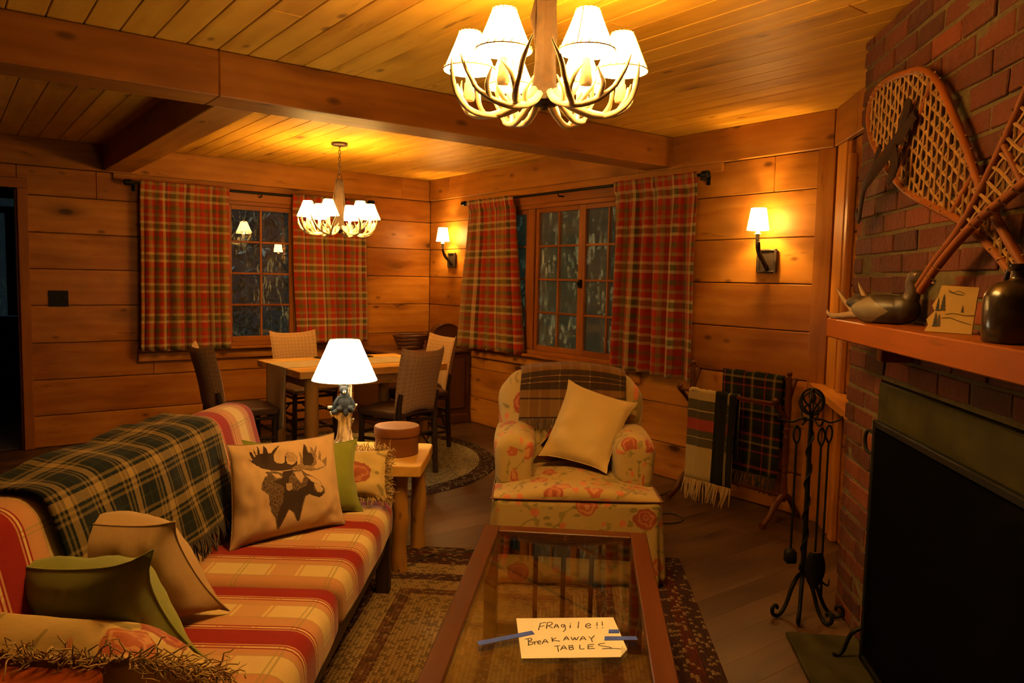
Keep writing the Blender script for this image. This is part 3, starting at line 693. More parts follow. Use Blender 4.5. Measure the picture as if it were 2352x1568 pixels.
# mantel
mt=thing('mantel_shelf','thick reddish pine mantel shelf on the brick chimney','shelf',mat=CHM@Matrix.Translation((.30,0,1.205)))
g=G(); box(g,(1.12,-.0905,.036),(2.24,.181,.072),.004,None,.7,(3.1,5.2),axis=0); obj('board',g,MW_mantel,mt)
for s in (.35,1.9):
    g=G(); box(g,(s,-.05,-.03),(.05,.1,.058),.004); obj('bracket',g,MW_mantel,mt)
# corner shelf between right wall and chimney
g=G(); z=.825
pts=[(0,-4.40),(0,-4.535),(-.99,-5.18),(-.83,-5.22) if False else (-.70,-5.10)]
def poly(g,pts,z0,z1):
    n=len(pts); vs=[Vector((p[0],p[1],z0)) for p in pts]+[Vector((p[0],p[1],z1)) for p in pts]
    fs=[tuple(range(n))[::-1],tuple(range(n,2*n))]+[(i,(i+1)%n,n+(i+1)%n,n+i) for i in range(n)]
    g.add(vs,fs,[[(vs[i].x*.7+vs[i].y*.7,vs[i].x*.7-vs[i].y*.7+vs[i].z) for i in f] for f in fs],.6)
poly(g,[(-.004,-4.40),(-.004,-4.51),(-.66,-5.165),(-.90,-5.21),(-.87,-5.13)],.79,.825)
tag(obj('corner_shelf',g,MW_wall,None,0),'small honey pine corner shelf joining the wall to the chimney','shelf')
g=G(); tube(g,[(.026*math.cos(a),.026*math.sin(a),.008) for a in [i*math.pi/12 for i in range(24)]],.009,8,closed=True)
tag(obj('napkin_ring',g,M_paleyarn,None,180,loc=(-.16,-4.725,.826)),'small pale woven ring lying on the corner shelf','ring')
# switch plate
sw=thing('switch_plate','square dark bronze double switch plate on the plank wall','switch',(-3.382,0,1.176))
g=G(); box(g,(0,-.004,0),(.135,.008,.125),.003); obj('plate',g,M_iron,sw)
for x in (-.027,.027):
    g=G(); box(g,(x,-.011,0),(.010,.012,.022),.002); obj('toggle',g,M_iron,sw)
# curtain rods + curtains
def rod(name,M,x0,x1,z,label,brs):
    r=thing(name,label,'curtain rod',group='curtain rods')
    g=G(); tube(g,[M@Vector((x0,-.085,z)),M@Vector((x1,-.085,z))],.011,10); obj('pole',g,M_iron,r,40)
    for x in (x0,x1):
        s=1 if x==x1 else -1
        g=G(); tube(g,[M@Vector((x,-.085,z)),M@Vector((x+s*.012,-.085,z)),M@Vector((x+s*.014,-.085,z)),M@Vector((x+s*.06,-.085,z)),M@Vector((x+s*.066,-.085,z))],[.012,.014,.024,.024,.014],12); obj('finial',g,M_iron,r,40)
    for x in brs:
        g=G(); tube(g,[M@Vector((x,-.085,z-.012)),M@Vector((x,-.085,z-.03)),M@Vector((x,-.01,z-.03))],.006,8); box(g,(x,-.004,z-.03),(.03,.008,.06),.002,M); obj('bracket',g,M_iron,r,40)
rod('curtain_rod',B0,-2.85,-.76,2.118,'black iron curtain rod over the left window',[-2.83,-1.8,-.78])
rod('curtain_rod',RM,.80,3.60,2.114,'black iron curtain rod over the wide right window',[.83,2.15,3.60])
def curtain(name,M,x0,x1,b0,b1,zt,zb,n,amp,seed,label,fold=1.25,zb1=None):
    g=G(); L=(x1-x0)*fold; nu=n*10; nv=44; zb1=zb if zb1 is None else zb1; rnd=random.Random(seed); ph=[rnd.uniform(-.5,.5) for _ in range(60)]; am=[rnd.uniform(.55,1.2) for _ in range(60)]
    def f(u,v):
        # v=0 top
        zz=zt+.025-(zt+.025-(zb+(zb1-zb)*u))*v
        a=x0+(x1-x0)*u; b=b0+(b1-b0)*u; e=v**1.3; x=a*(1-e)+b*e
        k=u*n; j=int(k)%58; q=ph[j]*(1-(k-int(k)))+ph[j+1]*(k-int(k)); A=am[j]*(1-(k-int(k)))+am[j+1]*(k-int(k))
        y0=.032*math.sin(2*math.pi*(k+q*.6)); 
        grow=.35+.65*min(1,v*2.2)
        gather=.006*math.sin(2*math.pi*k*3.1+seed)*(1-min(1,v*7))
        wob=.012*noise.noise(Vector((u*5,v*2.2,seed)))
        y=-.085-.022*max(0,1-v*12)+amp*A*y0/.032*grow*(.75+.25*v)+gather+wob
        if v<.06: y=min(y,-.1)
        x+=.010*math.cos(2*math.pi*(k+q*.6))*grow+.012*noise.noise(Vector((u*3,v*3,seed+9)))*v
        return M@Vector((x,min(y,-.04),zz))
    grid(g,f,nu,nv,lambda u,v:(u*L+seed*.11,(1-v)*(zt-zb)+seed*.07),thick=.0016)
    return tag(obj(name,g,M_curtain,None,180),label,'curtain','plaid curtains')
curtain('curtain',B0,-2.80,-2.09,-2.815,-2.08,2.115,.745,7,.020,1,'plaid curtain at the far left, left of the dark left window',1.3)
curtain('curtain',B0,-1.52,-.78,-1.47,-.76,2.11,.76,6,.018,2,'plaid curtain between the left window and the room corner',1.25)
curtain('curtain',RM,.86,1.56,.70,1.70,2.108,.735,7,.036,3,'plaid curtain at the left side of the wide right window',1.25,.75)
curtain('curtain',RM,2.80,3.585,2.78,3.60,2.11,.765,6,.052,5,'plaid curtain at the right side of the wide window, beside the large wall sconce',1.35,.735)
# ---------------------------------------------------------------- lamps
def antler(g,a0,r0=.055,R1=.295,flip=1,zb=.0,lift=.11,scale=1.0,tines=4):
    """one shed antler curling outward from the hub at angle a0"""
    sw=flip*R(random.uniform(10,30))
    def P(r,a,z): return Vector((r*math.cos(a),r*math.sin(a),z))
    main=[P(r0,a0,zb+.02),P(r0+.04,a0+sw*.1,zb-.012),P(r0+.11,a0+sw*.4,zb-.038),P(R1-.06,a0+sw*.75,zb-.030),P(R1-.015,a0+sw*1.0,zb+.008),P(R1+.01,a0+sw*1.12,zb+lift-.035)]
    m=spline(main,6); tube(g,m,[.0125,.0115,.0105,.009,.007,.002],8)
    for i in range(tines):
        k=[9,14,19,24][i]; b=m[k]; t=(m[k+1]-m[k-1]).normalized(); rad=Vector((b.x,b.y,0)).normalized(); sd=rad.cross(Vector((0,0,1)))*(-flip if i%2 else flip)
        e1=b+rad*.012+Vector((0,0,.035))+sd*.012+t*.01; e2=b+rad*(.02)+Vector((0,0,.075+.012*(i%2)))+sd*.038+t*.008
        tube(g,spline([b,e1,e2],5),[.0085,.007,.0015],7)
def chandelier(name,label,loc,group,ch_len,power,yaw0):
    c=thing(name,label,'chandelier',loc,0,group)
    # origin at hub bottom
    g=G(); lathe(g,[(0.001,-.012),(.02,-.012),(.05,-.004),(.052,.02),(.036,.05),(.031,.12),(.029,.24),(.031,.34),(.028,.375),(.012,.38),(.001,.38)],18,wob=.16); tube(g,[(.03,0,.10),(.04,.01,.2),(.034,.0,.3)],[.006,.012,.004],7); tube(g,[(-.02,.02,.16),(-.03,.024,.25),(-.022,.02,.33)],[.004,.01,.004],7)
    jiggle(g,.004,28,2); obj('post',g,M_bark,c,60)
    g=G(); lathe(g,[(.001,-.017),(.012,-.018),(.045,-.012),(.056,-.006),(.057,.002),(.05,.008)],20); lathe(g,[(.001,-.03),(.011,-.029),(.013,-.018)],10); obj('hub_plate',g,M_bronze,c)
    zt=.38; n=max(0,int(ch_len/.028))
    if ch_len>.05:
        g=G(); tube(g,[(.018*math.cos(a),0,zt+.016+.018*math.sin(a)) for a in [i*math.pi/8 for i in range(16)]],.0028,6,closed=True)
        for i in range(n):
            z=zt+.045+i*.026; M=Matrix.Rotation(R(90*(i%2)),4,'Z')
            tube(g,[M@Vector((.0085*math.cos(a),0,z+.016*math.sin(a))) for a in [k*math.pi/6 for k in range(12)]],.0024,6,closed=True)
        obj('chain',g,M_bronze,c)
    top=zt+ch_len
    g=G(); lathe(g,[(.001,top-.022),(.055,top-.022),(.062,top-.016),(.062,top),(.001,top)],24)
    if ch_len<=.05: lathe(g,[(.009,zt-.005),(.009,top-.02)],10)
    obj('canopy',g,M_bronze,c)
    for i in range(6):
        a=yaw0+i*math.pi/3
        for fl in (1,-1):
            g=G(); rnd=random.uniform; antler(g,a+fl*R(6)-fl*R(17),.05,.285+rnd(-.012,.012),fl,rnd(-.012,.008),.10+rnd(-.03,.02),tines=4); jiggle(g,.003,20,i*2+fl); obj('antler',g,M_antler,c,60)
        x,y=.235*math.cos(a),.235*math.sin(a)
        g=G(); lathe(g,[(.001,-.005),(.016,-.003),(.019,.01),(.016,.03),(.015,.05),(.012,.05),(.0115,.072),(.001,.072)],14,(x,y,0.0),wob=.1); obj('candle_cup',g,M_antler,c,50)
        g=G(); lathe(g,[(.001,.072),(.011,.072),(.012,.085),(.016,.103),(.014,.117),(.006,.135),(.001,.141)],12,(x,y,0)); b=obj('bulb',g,M_bulb,c)
        g=G(); prof=[(.080,.088),(.0785,.092),(.066,.122),(.050,.16),(.0345,.200),(.033,.204)]; lathe(g,prof,28,(x,y,0),wob=.01)
        sh=obj('lamp_shade',g,M_shade,c,180)
        g=G(); tube(g,[(x+.0805*math.cos(t),y+.0805*math.sin(t),.091) for t in [k*math.pi/14 for k in range(28)]],.0022,5,closed=True)
        for k in range(22):
            t=k*2*math.pi/22; tube(g,[(x+.0812*math.cos(t),y+.0812*math.sin(t),.089),(x+.0775*math.cos(t+.1),y+.0775*math.sin(t+.1),.101)],.0016,4)
            t=k*2*math.pi/16
            if k<16: tube(g,[(x+.0365*math.cos(t),y+.0365*math.sin(t),.196),(x+.034*math.cos(t+.12),y+.034*math.sin(t+.12),.206)],.0015,4)
        t=yaw0*3+i*1.9; tube(g,[(x+.0805*math.cos(t),y+.0805*math.sin(t),.091),(x+.0365*math.cos(t),y+.0365*math.sin(t),.198)],.0018,4)
        obj('lacing',g,M_lace,sh)
        light('bulb_light',(x,y,.148),power/6,WARM,c)
    return c
chandelier('antler_chandelier','large antler chandelier with six glowing shades above the glass coffee table','chandelier' and (-2.61,-5.043,1.955),'antler chandeliers',ZC-1.955-.38,E_CH*6,R(50.5)+R(30))
chandelier('antler_chandelier','smaller looking antler chandelier hanging on a chain over the dining table','chandelier' and (-1.673,-1.452,1.752),'antler chandeliers',ZC-1.752-.38,E_CH2*6,R(76)+R(30))
def sconce(label,y,z,group='twig wall sconces'):
    # local: x out of the wall (-x world), y world y
    s=thing('wall_sconce',label,'wall lamp',(0,y,z),R(180),group)   # local +x -> world -x ; local +y -> world -y
    g=G(); box(g,(.006,0,0),(.012,.115,.125),.003); jiggle(g,.0012,60); obj('back_plate',g,M_bronze,s)
    g=G()
    for yy in (-.06,.06): tube(g,spline([(.014,yy,-.072),(.016,yy*1.05,0),(.014,yy,.074)],4),[.010,.012,.010],8)
    for zz in (-.065,.065): tube(g,spline([(.014,-.07,zz),(.016,0,zz*1.03),(.014,.07,zz)],4),[.006,.008,.006],8)
    jiggle(g,.0025,50); obj('twig_border',g,M_bronze,s,50)
    g=G(); tube(g,spline([(.012,0,-.045),(.03,.002,-.03),(.055,.0,.0),(.095,-.002,.045),(.118,0,.095),(.122,0,.16)],6),[.014,.015,.014,.0145,.013,.012],10)
    tube(g,spline([(.095,-.002,.05),(.12,.012,.085),(.135,.02,.115)],4),[.009,.008,.007],8); tube(g,spline([(.085,0,.03),(.075,-.02,.06)],4),[.008,.007],8); jiggle(g,.002,60); obj('twig_arm',g,M_bronze,s,50)
    g=G(); lathe(g,[(.001,.158),(.02,.16),(.021,.164),(.012,.17),(.011,.20),(.001,.20)],14,(.122,0,0)); obj('candle_tube',g,M_wax,s)
    g=G(); lathe(g,[(.001,.2),(.011,.2),(.016,.22),(.012,.245),(.001,.258)],12,(.122,0,0)); obj('bulb',g,M_bulb,s)
    g=G(); lathe(g,[(.066,.185),(.060,.22),(.045,.318)],28,(.122,0,0)); obj('lamp_shade',g,M_scshade,s,180)
    light('bulb_light',(.122,0,.235),E_SC,WARM,s,.015)
sconce('small twig wall sconce near the room corner, left of the wide window',-.447,1.577)
sconce('large twig wall sconce on the plank wall beside the brick chimney',-4.085,1.545)
# table lamp with bear
LAMP=(-2.494,-3.342,.532)
lm=thing('table_lamp','lit table lamp with a seated black bear on a driftwood stump, white cone shade','lamp',LAMP,R(52))
# local x ~ toward camera left... bear faces camera: direction from lamp to camera
vd=Vector((CX-LAMP[0],CY-LAMP[1],0)).normalized(); vr=Vector((-vd.y,vd.x,0))   # vr = viewer's right?
lm.rotation_euler.z=math.atan2(vd.y,vd.x)+R(90)     # local -y faces the viewer, local x = viewer's right
g=G()
prof=[(.046,0),(.040,.02),(.033,.06),(.030,.10),(.034,.15),(.033,.175),(.001,.18)]
tube(g,spline([(0,0,0),(0,0,.05),(.0,0,.11),(-.002,0,.17),(.0,.0,.18)],4),[.040,.034,.031,.034,.028],18)
for k in range(9):
    a=k*2*math.pi/9+.3; r=.052+.012*(k%3); tube(g,spline([(.024*math.cos(a),.024*math.sin(a),.15-.02*(k%2)),(.030*math.cos(a),.030*math.sin(a),.07),(.040*math.cos(a),.040*math.sin(a),.025),(r*1.15*math.cos(a),r*1.15*math.sin(a),.004)],5),[.005,.008,.010,.006],8)
tube(g,spline([(-.015,-.01,.14),(-.045,-.02,.165),(-.075,-.022,.172)],5),[.018,.014,.012],10)
tube(g,spline([(-.02,.0,.165),(-.055,-.005,.195),(-.085,-.01,.20)],5),[.012,.010,.009],10)
tube(g,spline([(.02,-.005,.15),(.045,-.01,.195),(.062,-.012,.215)],5),[.010,.008,.0065],10)
tube(g,spline([(.022,.01,.09),(.038,.0,.125),(.044,-.004,.140)],5),[.010,.008,.007],10)
tube(g,spline([(.018,.02,.12),(.026,.02,.22),(.024,.012,.33),(.018,.004,.37)],6),[.016,.012,.010,.008],10)
jiggle(g,.0025,45,4)
def stump():
    t=NT('stump_bark'); v=t.n('ShaderNodeMapping',{'Vector':t.obj(),'Scale':(60,60,9)}).outputs[0]; nz=t.noise(v,1.2,4,.6)[0]; c=t.ramp(nz,[(.38,(.05,.03,.015)),(.47,(.38,.26,.12)),(.62,(.66,.52,.28))]); t.bump(nz,.9,.006); return t.fin(c,.6,.4)
remesh(obj('stump',g,stump(),lm,180),.0035,2)
g=G()
for M_,r in ((Matrix.Translation((0,-.022,.215)),(.036,.032,.044)),(Matrix.Translation((0,-.016,.255)),(.027,.025,.030)),(Matrix.Translation((-.004,-.028,.293)),(.023,.022,.021)),(Matrix.Translation((-.001,-.050,.287)),(.0105,.014,.0095)),
    (Matrix.Translation((-.021,-.022,.312)),(.0085,.006,.009)),(Matrix.Translation((.015,-.022,.312)),(.0085,.006,.009)),
    (Matrix.Translation((.028,-.040,.200)),(.016,.024,.016)),(Matrix.Translation((-.026,-.040,.198)),(.016,.026,.016)),(Matrix.Translation((.006,-.052,.178)),(.013,.014,.020))):
    ball(g,(0,0,0),r,M_)
tube(g,spline([(-.024,-.02,.255),(-.045,-.028,.225),(-.055,-.03,.20),(-.070,-.03,.195)],5),[.012,.011,.010,.009],10)
tube(g,spline([(.024,-.02,.250),(.040,-.026,.225),(.046,-.03,.200)],5),[.012,.011,.010],10)
tube(g,spline([(-.02,-.03,.195),(-.045,-.05,.185),(-.062,-.056,.178)],5),[.015,.013,.011],10)
tube(g,spline([(.022,-.03,.19),(.036,-.05,.190),(.045,-.056,.196)],5),[.014,.012,.010],10)
bearm=NT('bear_fur'); nz=bearm.noise(bearm.obj(),260,3,.7)[0]; bearm.bump(nz,1.0,.006); mb=bearm.fin(bearm.mix(nz,(.006,.006,.006),(.036,.033,.030)),.6,.15)
remesh(obj('bear',g,mb,lm,180),.0026,2)
g=G(); ball(g,(-.001,-.060,.285),(.0085,.008,.0075)); mz=obj('muzzle',g,plain('bear_muzzle',(.42,.30,.17),.6),lm,180); g=G(); ball(g,(-.001,-.0675,.288),(.0035,.002,.0028),n=8,m=6); ball(g,(-.010,-.0475,.301),.0022,n=8,m=6); ball(g,(.006,-.0475,.301),.0022,n=8,m=6); obj('face_detail',g,M_black,lm,180)
g=G(); tube(g,[(.0,.0,.36),(0,0,.44)],.006,8); lathe(g,[(.001,.38),(.016,.38),(.018,.40),(.012,.42),(.001,.42)],14); obj('socket',g,M_bronze,lm)
g=G(); lathe(g,[(.001,.42),(.012,.42),(.016,.43),(.028,.46),(.029,.475),(.020,.50),(.001,.508)],16); obj('bulb',g,M_bulb,lm)
g=G(); lathe(g,[(.1635,.338),(.163,.342),(.142,.390),(.120,.440),(.098,.490),(.077,.540),(.0755,.544)],48); shd=obj('lamp_shade',g,M_lampshade,lm,180)
g=G(); 
for rr,zz in ((.1645,.339),(.0765,.5435)): tube(g,[(rr*math.cos(a),rr*math.sin(a),zz) for a in [k*math.pi/24 for k in range(48)]],.0018,5,closed=True)
obj('shade_trim',g,M_lace,shd)
light('bulb_light',(0,0,.455),E_LAMP,LAMPC,lm,.028)

# ---------------------------------------------------------------- sofa
SO=(-2.56,-4.0,0); SR=R(142)
SM=Matrix.Translation(SO)@Matrix.Rotation(SR,4,'Z')
def SW(s,d,z): return SM@Vector((d,s,z))
so=thing('sofa','long wood-framed sofa with red, cream and tan plaid cushions','sofa',SO,SR)
LS=1.86
g=G(); box(g,(.045,LS/2,.255),(.035,LS,.11),.004,axis=1); obj('front_rail',g,MW_dark,so)
g=G(); box(g,(.66,LS/2,.255),(.03,LS,.10),.004,axis=1); obj('rear_rail',g,MW_dark,so)
g=G()
for k in range(12): box(g,(.36,.08+k*.154,.29),(.60,.07,.014),.002,axis=0)
obj('slats',g,MW_dark,so)
for y in (-.0,LS):
    for x in (.045,.70):
        g=G(); box(g,(x,y,.155 if x<.1 else .30),(.06,.055,.31 if x<.1 else .60),.004,axis=2); obj('leg',g,MW_dark,so)
    g=G(); box(g,(.36,y,.255),(.62,.035,.10),.004,axis=0); obj('side_rail',g,MW_dark,so)
    g=G(); box(g,(.34,y,.435),(.05,.05,.28),.004,axis=2); obj('arm_post',g,MW_arm,so)
    g=G(); poly(g,[(.26+.02,y-.045),(.26,y-.02),(.26,y+.02),(.28,y+.05),(.84,y+.05),(.84,y-.05)],.575,.605); obj('armrest',g,MW_arm,so)
g=G(); box(g,(.74,LS/2,.52),(.03,LS,.09),.004,axis=1); box(g,(.80,LS/2,.74),(.03,LS,.09),.004,axis=1); obj('back_rail',g,MW_dark,so)
sp=roundpoly([(.0,.295),(.60,.295),(.60,.435),(.0,.435)],[.03,.02,.03,.055],6)
# make closed & denser; start the arc at the back so the plaid runs over the front edge
for y0,u0 in ((.045,0.0),(.98,.935+.0)):
    g=G(); slab(g,sp,.925,.035,y0,u0+.035,16,puff=.014); jiggle(g,.006,5,y0*9); obj('seat_cushion',g,M_sofa,so,180)
bp=roundpoly([(.50,.43),(.61,.845),(.765,.845),(.655,.43)],[.03,.075,.06,.03],7)
for y0,u0 in ((.045,0.0),(.985,.935)):
    g=G(); slab(g,bp,.93,.035,y0,u0+.06,16,puff=.012); jiggle(g,.006,5,y0*5+2); obj('back_cushion',g,M_sofa,so,180)
# ---------------------------------------------------------------- throw pillows
def pillow(name,label,corners,thick,mat,parent_mat=None,n=26,cat='pillow',pinch=.055,sag=.0,seed=0,tonefn=None,fr=None,tilt=0,ears=.03,group=None):
    """soft pillow from its four corners TL,TR,BR,BL (world)"""
    cs=[Vector(c) for c in corners]; M,w_,h_=ptmat(cs); Mi=M.inverted(); lc=[Mi@c for c in cs]
    g=G(); col=[]
    def surf(u,v,side):
        a,b=2*u-1,2*v-1
        q=(lc[3]*(1-u)+lc[2]*u)*(1-v)+(lc[0]*(1-u)+lc[1]*u)*v
        cen=Vector((0,0,0)); 
        ea=1-pinch*(1-b*b)*abs(a)**3*1.0; eb=1-pinch*(1-a*a)*abs(b)**3
        x=q.x*ea; y=q.y*eb
        t=thick/2*((1-a**4)*(1-b**4))**.55*(1-.16*(a*a+b*b))
        cr=(abs(a*b))**6
        z=q.z+side*t
        wr=.018*noise.noise(Vector((u*3.2+seed,v*3.2,side)))+ .013*noise.noise(Vector((u*7+seed,v*6,side*2)))*(abs(a)**2+abs(b)**2)+.006*noise.noise(Vector((u*15+seed,v*9,side)))*(a*a+b*b)
        z+=wr*(1-max(abs(a),abs(b))**8)
        x+=ears*.3*cr*(1 if a>0 else -1); y+=ears*.3*cr*(1 if b>0 else -1)
        z-= sag*(b+1)*.5*0
        return Vector((x,y,z))
    N_=n
    grid(g,lambda u,v:surf(u,v,1),N_,N_,lambda u,v:(u*w_+seed,v*h_))
    nb=len(g.v)
    if tonefn:
        g.col=[tonefn((i%(N_+1))/N_,(i//(N_+1))/N_) for i in range(nb)]
    grid(g,lambda u,v:surf(u,v,-1),N_ if not tonefn else N_,N_,lambda u,v:(u*w_+3+seed,v*h_),flip=True)
    if tonefn: g.col+=[0.0]*(len(g.v)-nb)
    o=thing(name,label,cat,mat=M,group=group or ('throw pillows on the sofa' if name!='cream_pillow' else None))
    c=obj('cover',g,mat,o,180)
    g=G(); pts=[]
    for k in range(40):
        t=k/10; s_=int(t); f=t-s_
        u,v=[(f,0),(1,f),(1-f,1),(0,1-f)][s_]; pts.append(surf(u,v,1))
    tube(g,pts,.0028,5,closed=True); obj('seam_piping',g,mat if not fr else M_fringe,o,180)
    if fr:
        g=G(); rnd=random.Random(seed+5)
        for k in range(560):
            t=k/140; s_=int(t)%4; f=t-int(t); u,v=[(f,0),(1,f),(1-f,1),(0,1-f)][s_]; p=surf(u,v,1); out=[Vector((0,-1,0)),Vector((1,0,0)),Vector((0,1,0)),Vector((-1,0,0))][s_]
            d=(out+Vector((rnd.uniform(-.5,.5),rnd.uniform(-.5,.5),rnd.uniform(-.6,.9)))).normalized()*rnd.uniform(.6,1.1)*fr
            dr=Vector((0,0,rnd.uniform(-.3,.3)))*fr
            q=p.copy(); pts_=[q.copy()]
            for _k in range(5):
                q=q+d*.24+Vector((rnd.uniform(-1,1),rnd.uniform(-1,1),rnd.uniform(-1,1)))*fr*.26; pts_.append(q.copy())
            tube(g,pts_,[.0018,.0018,.0012],4)
        f_=obj('fringe',g,M_fringe,o,180,label='looped yarn fringe'); f_['kind']='stuff'
    return o
# moose print from outline polygons, traced in print coordinates
QC=[(150,270),(1355,120),(1440,1150),(130,1440)]
MP=[(1.0,[(308,450),(350,470),(318,380),(322,345),(340,370),(368,425),(385,415),(360,365),(365,330),(388,400),(403,395),(400,340),(405,280),(420,300),(427,380),(455,385),(463,330),(485,265),(497,320),(507,385),(545,378),(590,320),(655,268),(612,330),(577,400),(575,470),(600,508),(650,518),(680,500),(690,420),(735,330),(708,400),(700,470),(705,518),(750,540),(800,510),(820,400),(828,460),(818,530),(765,590),(640,612),(520,605),(430,570),(350,500)]),
 (.55,[(740,575),(800,545),(850,520),(862,440),(852,340),(885,400),(895,450),(900,380),(940,240),(962,300),(975,360),(1000,370),(1005,290),(1030,320),(1040,365),(1085,260),(1080,330),(1065,400),(1085,450),(1115,345),(1130,390),(1120,480),(1160,450),(1205,410),(1185,490),(1165,545),(1060,600),(960,615),(870,600),(760,598)]),
 (1.0,[(890,520),(905,400),(935,260),(955,300),(960,370),(1000,385),(1015,400),(1030,440),(1020,500),(975,540),(900,540)]),
 (.45,[(690,400),(720,375),(790,380),(830,420),(835,480),(790,510),(720,500)]),
 (.62,[(450,620),(560,612),(640,640),(700,640),(760,600),(860,600),(905,640),(990,680),(1070,740),(1120,810),(1130,860),(1090,895),(1050,920),(980,900),(940,885),(900,905),(885,960),(860,1080),(845,1170),(815,1190),(780,1140),(750,1080),(710,1060),(690,1100),(650,1180),(620,1250),(600,1285),(575,1240),(555,1150),(510,1090),(480,1000),(465,900),(430,870),(390,830),(400,760),(430,690),(470,665)]),
 (1.0,[(640,620),(760,600),(745,640),(700,690),(690,760),(720,840),(800,840),(930,770),(930,870),(880,905),(850,1060),(835,1160),(815,1180),(770,1080),(710,1040),(680,1090),(620,1240),(585,1230),(590,1080),(640,960),(640,800),(560,760),(520,750),(640,690)]),
 (1.0,[(930,690),(985,760),(985,840),(1030,870),(1090,870),(1125,850),(1085,900),(1050,918),(980,898),(930,870),(900,800)]),
 (.15,[(990,760),(1050,770),(1100,820),(1085,860),(1035,855),(1005,820)]),(.2,[(900,665),(985,690),(1060,740),(1100,790),(1040,765),(960,740)]),
 (.3,[(520,640),(590,650),(625,695),(560,700)]),(.35,[(760,630),(850,620),(880,680),(840,760),(790,700)]),(.4,[(660,760),(730,760),(740,820),(700,850),(665,830)]),
 (.3,[(1060,420),(1085,460),(1130,500),(1150,540),(1050,580),(1000,570),(1050,520)])]
def inpoly(x,y,P):
    c=False; j=len(P)-1
    for i in range(len(P)):
        if (P[i][1]>y)!=(P[j][1]>y) and x<(P[j][0]-P[i][0])*(y-P[i][1])/(P[j][1]-P[i][1])+P[i][0]: c=not c
        j=i
    return c
MB=[(min(p[0] for p in P),max(p[0] for p in P),min(p[1] for p in P),max(p[1] for p in P)) for _,P in MP]
def moosetone(u,v):
    x=(QC[3][0]*(1-u)+QC[2][0]*u)*(1-v)+(QC[0][0]*(1-u)+QC[1][0]*u)*v; y=(QC[3][1]*(1-u)+QC[2][1]*u)*(1-v)+(QC[0][1]*(1-u)+QC[1][1]*u)*v
    x+=5*noise.noise(Vector((u*80,v*80,1))) ; y+=5*noise.noise(Vector((u*60,v*60,7))); val=0.0
    for (t,P),b in zip(MP,MB):
        if b[0]<=x<=b[1] and b[2]<=y<=b[3] and inpoly(x,y,P): val=t
    return val
def S4(*q): return [SW(*p) for p in q]
pillow('moose_pillow','tan square pillow printed with a dark brown moose head on the sofa',S4((.58,.50,.775),(.29,.20,.765),(.43,.125,.46),(.725,.44,.455)),.14,M_moose,n=230,seed=1,tonefn=moosetone,pinch=.03)
pillow('green_pillow','olive green velvet pillow tucked behind the moose pillow',S4((.39,.51,.745),(.12,.15,.70),(.25,.10,.46),(.49,.46,.46)),.12,M_green,seed=2,pinch=.05,ears=.05)
pillow('floral_pillow','small floral pillow with looped fringe on the sofa beside the end table',S4((.10,.40,.66),(.075,.02,.655),(.185,.0,.485),(.23,.38,.485)),.11,M_floral2,seed=3,fr=.026,pinch=.04)
pillow('green_pillow','olive green velvet pillow at the near left end of the sofa',S4((1.60,.62,.725),(1.64,.28,.76),(1.48,.22,.455),(1.44,.67,.465)),.17,M_green,seed=4,pinch=.13,ears=.14)
pillow('tan_pillow','plump tan velvet pillow between the dark plaid throw and the near green pillow',S4((1.40,.65,.775),(1.34,.36,.74),(1.22,.27,.47),(1.25,.68,.47)),.21,M_tan,seed=6,pinch=.09,ears=.05)
pillow('floral_pillow','floral pillow with tangled yarn fringe at the bottom left, against the near sofa arm',S4((1.80,.68,.625),(1.79,.24,.615),(1.58,.13,.475),(1.60,.62,.495)),.17,M_floral2,seed=7,fr=.045,pinch=.03)
# ---------------------------------------------------------------- throws
def sheet(g,path,wid,thick,wob=.006,seed=0,n=40,nv=None,vrep=1.0,x0fn=None):
    """path: list of (x,z) along v; wid: (y0,y1) across u; local frame"""
    P=spline([Vector((a,b,0)) for a,b in path],6); L=[0]
    for i in range(1,len(P)): L.append(L[-1]+(P[i]-P[i-1]).length)
    T=L[-1]; m=len(P)-1
    def f(u,v):
        k=v*m; i=min(int(k),m-1); p=P[i].lerp(P[i+1],k-i); y=wid[0]+(wid[1]-wid[0])*u
        nz=wob*noise.noise(Vector((u*5+seed,v*4,seed)))+wob*.5*noise.noise(Vector((u*13+seed,v*3,seed)))
        t=(P[i+1]-P[i]).normalized(); q=Vector((p.x-t.y*nz*1.2,y+wob*1.5*noise.noise(Vector((v*4,u,seed))),p.y+t.x*nz*1.2))
        return x0fn(u,v,q) if x0fn else q
    grid(g,f,n,nv or m,lambda u,v:(u*abs(wid[1]-wid[0]),L[min(int(round(v*m)),m)]),thick=thick); return f,T
def fringe(par,f,mat,n,ln,seed=0,v=1.0,down=Vector((0,0,-1)),spread=.3,th=.0026,name='fringe',back=None):
    g=G(); rnd=random.Random(seed)
    for k in range(n):
        u=(k+.5)/n; p=f(u,v); l=ln*rnd.uniform(.8,1.1); d=(down+Vector((rnd.uniform(-spread,spread)*.4,rnd.uniform(-spread,spread),0))).normalized()
        tube(g,spline([p,p+d*l*.5+Vector((rnd.uniform(-.006,.006),rnd.uniform(-.008,.008),0)),p+d*l],3),[th,th*1.2,th*.6],5)
    o=obj(name,g,mat,par,180); o['kind']='stuff'; return o
tw=thing('plaid_throw','dark green, black and tan plaid wool throw draped over the sofa back','blanket',SO,SR)
path=[(.80,.50),(.792,.72),(.785,.87),(.72,.878),(.64,.875),(.583,.848),(.549,.76),(.518,.64),(.492,.535)]
g=G(); f,T=sheet(g,path,(.52,1.50),.006,.010,2,44,x0fn=lambda u,v,q: q+Vector((0,(-.05*(v-.5) if u<.5 else 0),.02*(1-u)*max(0,v-.7)*0-.0)))
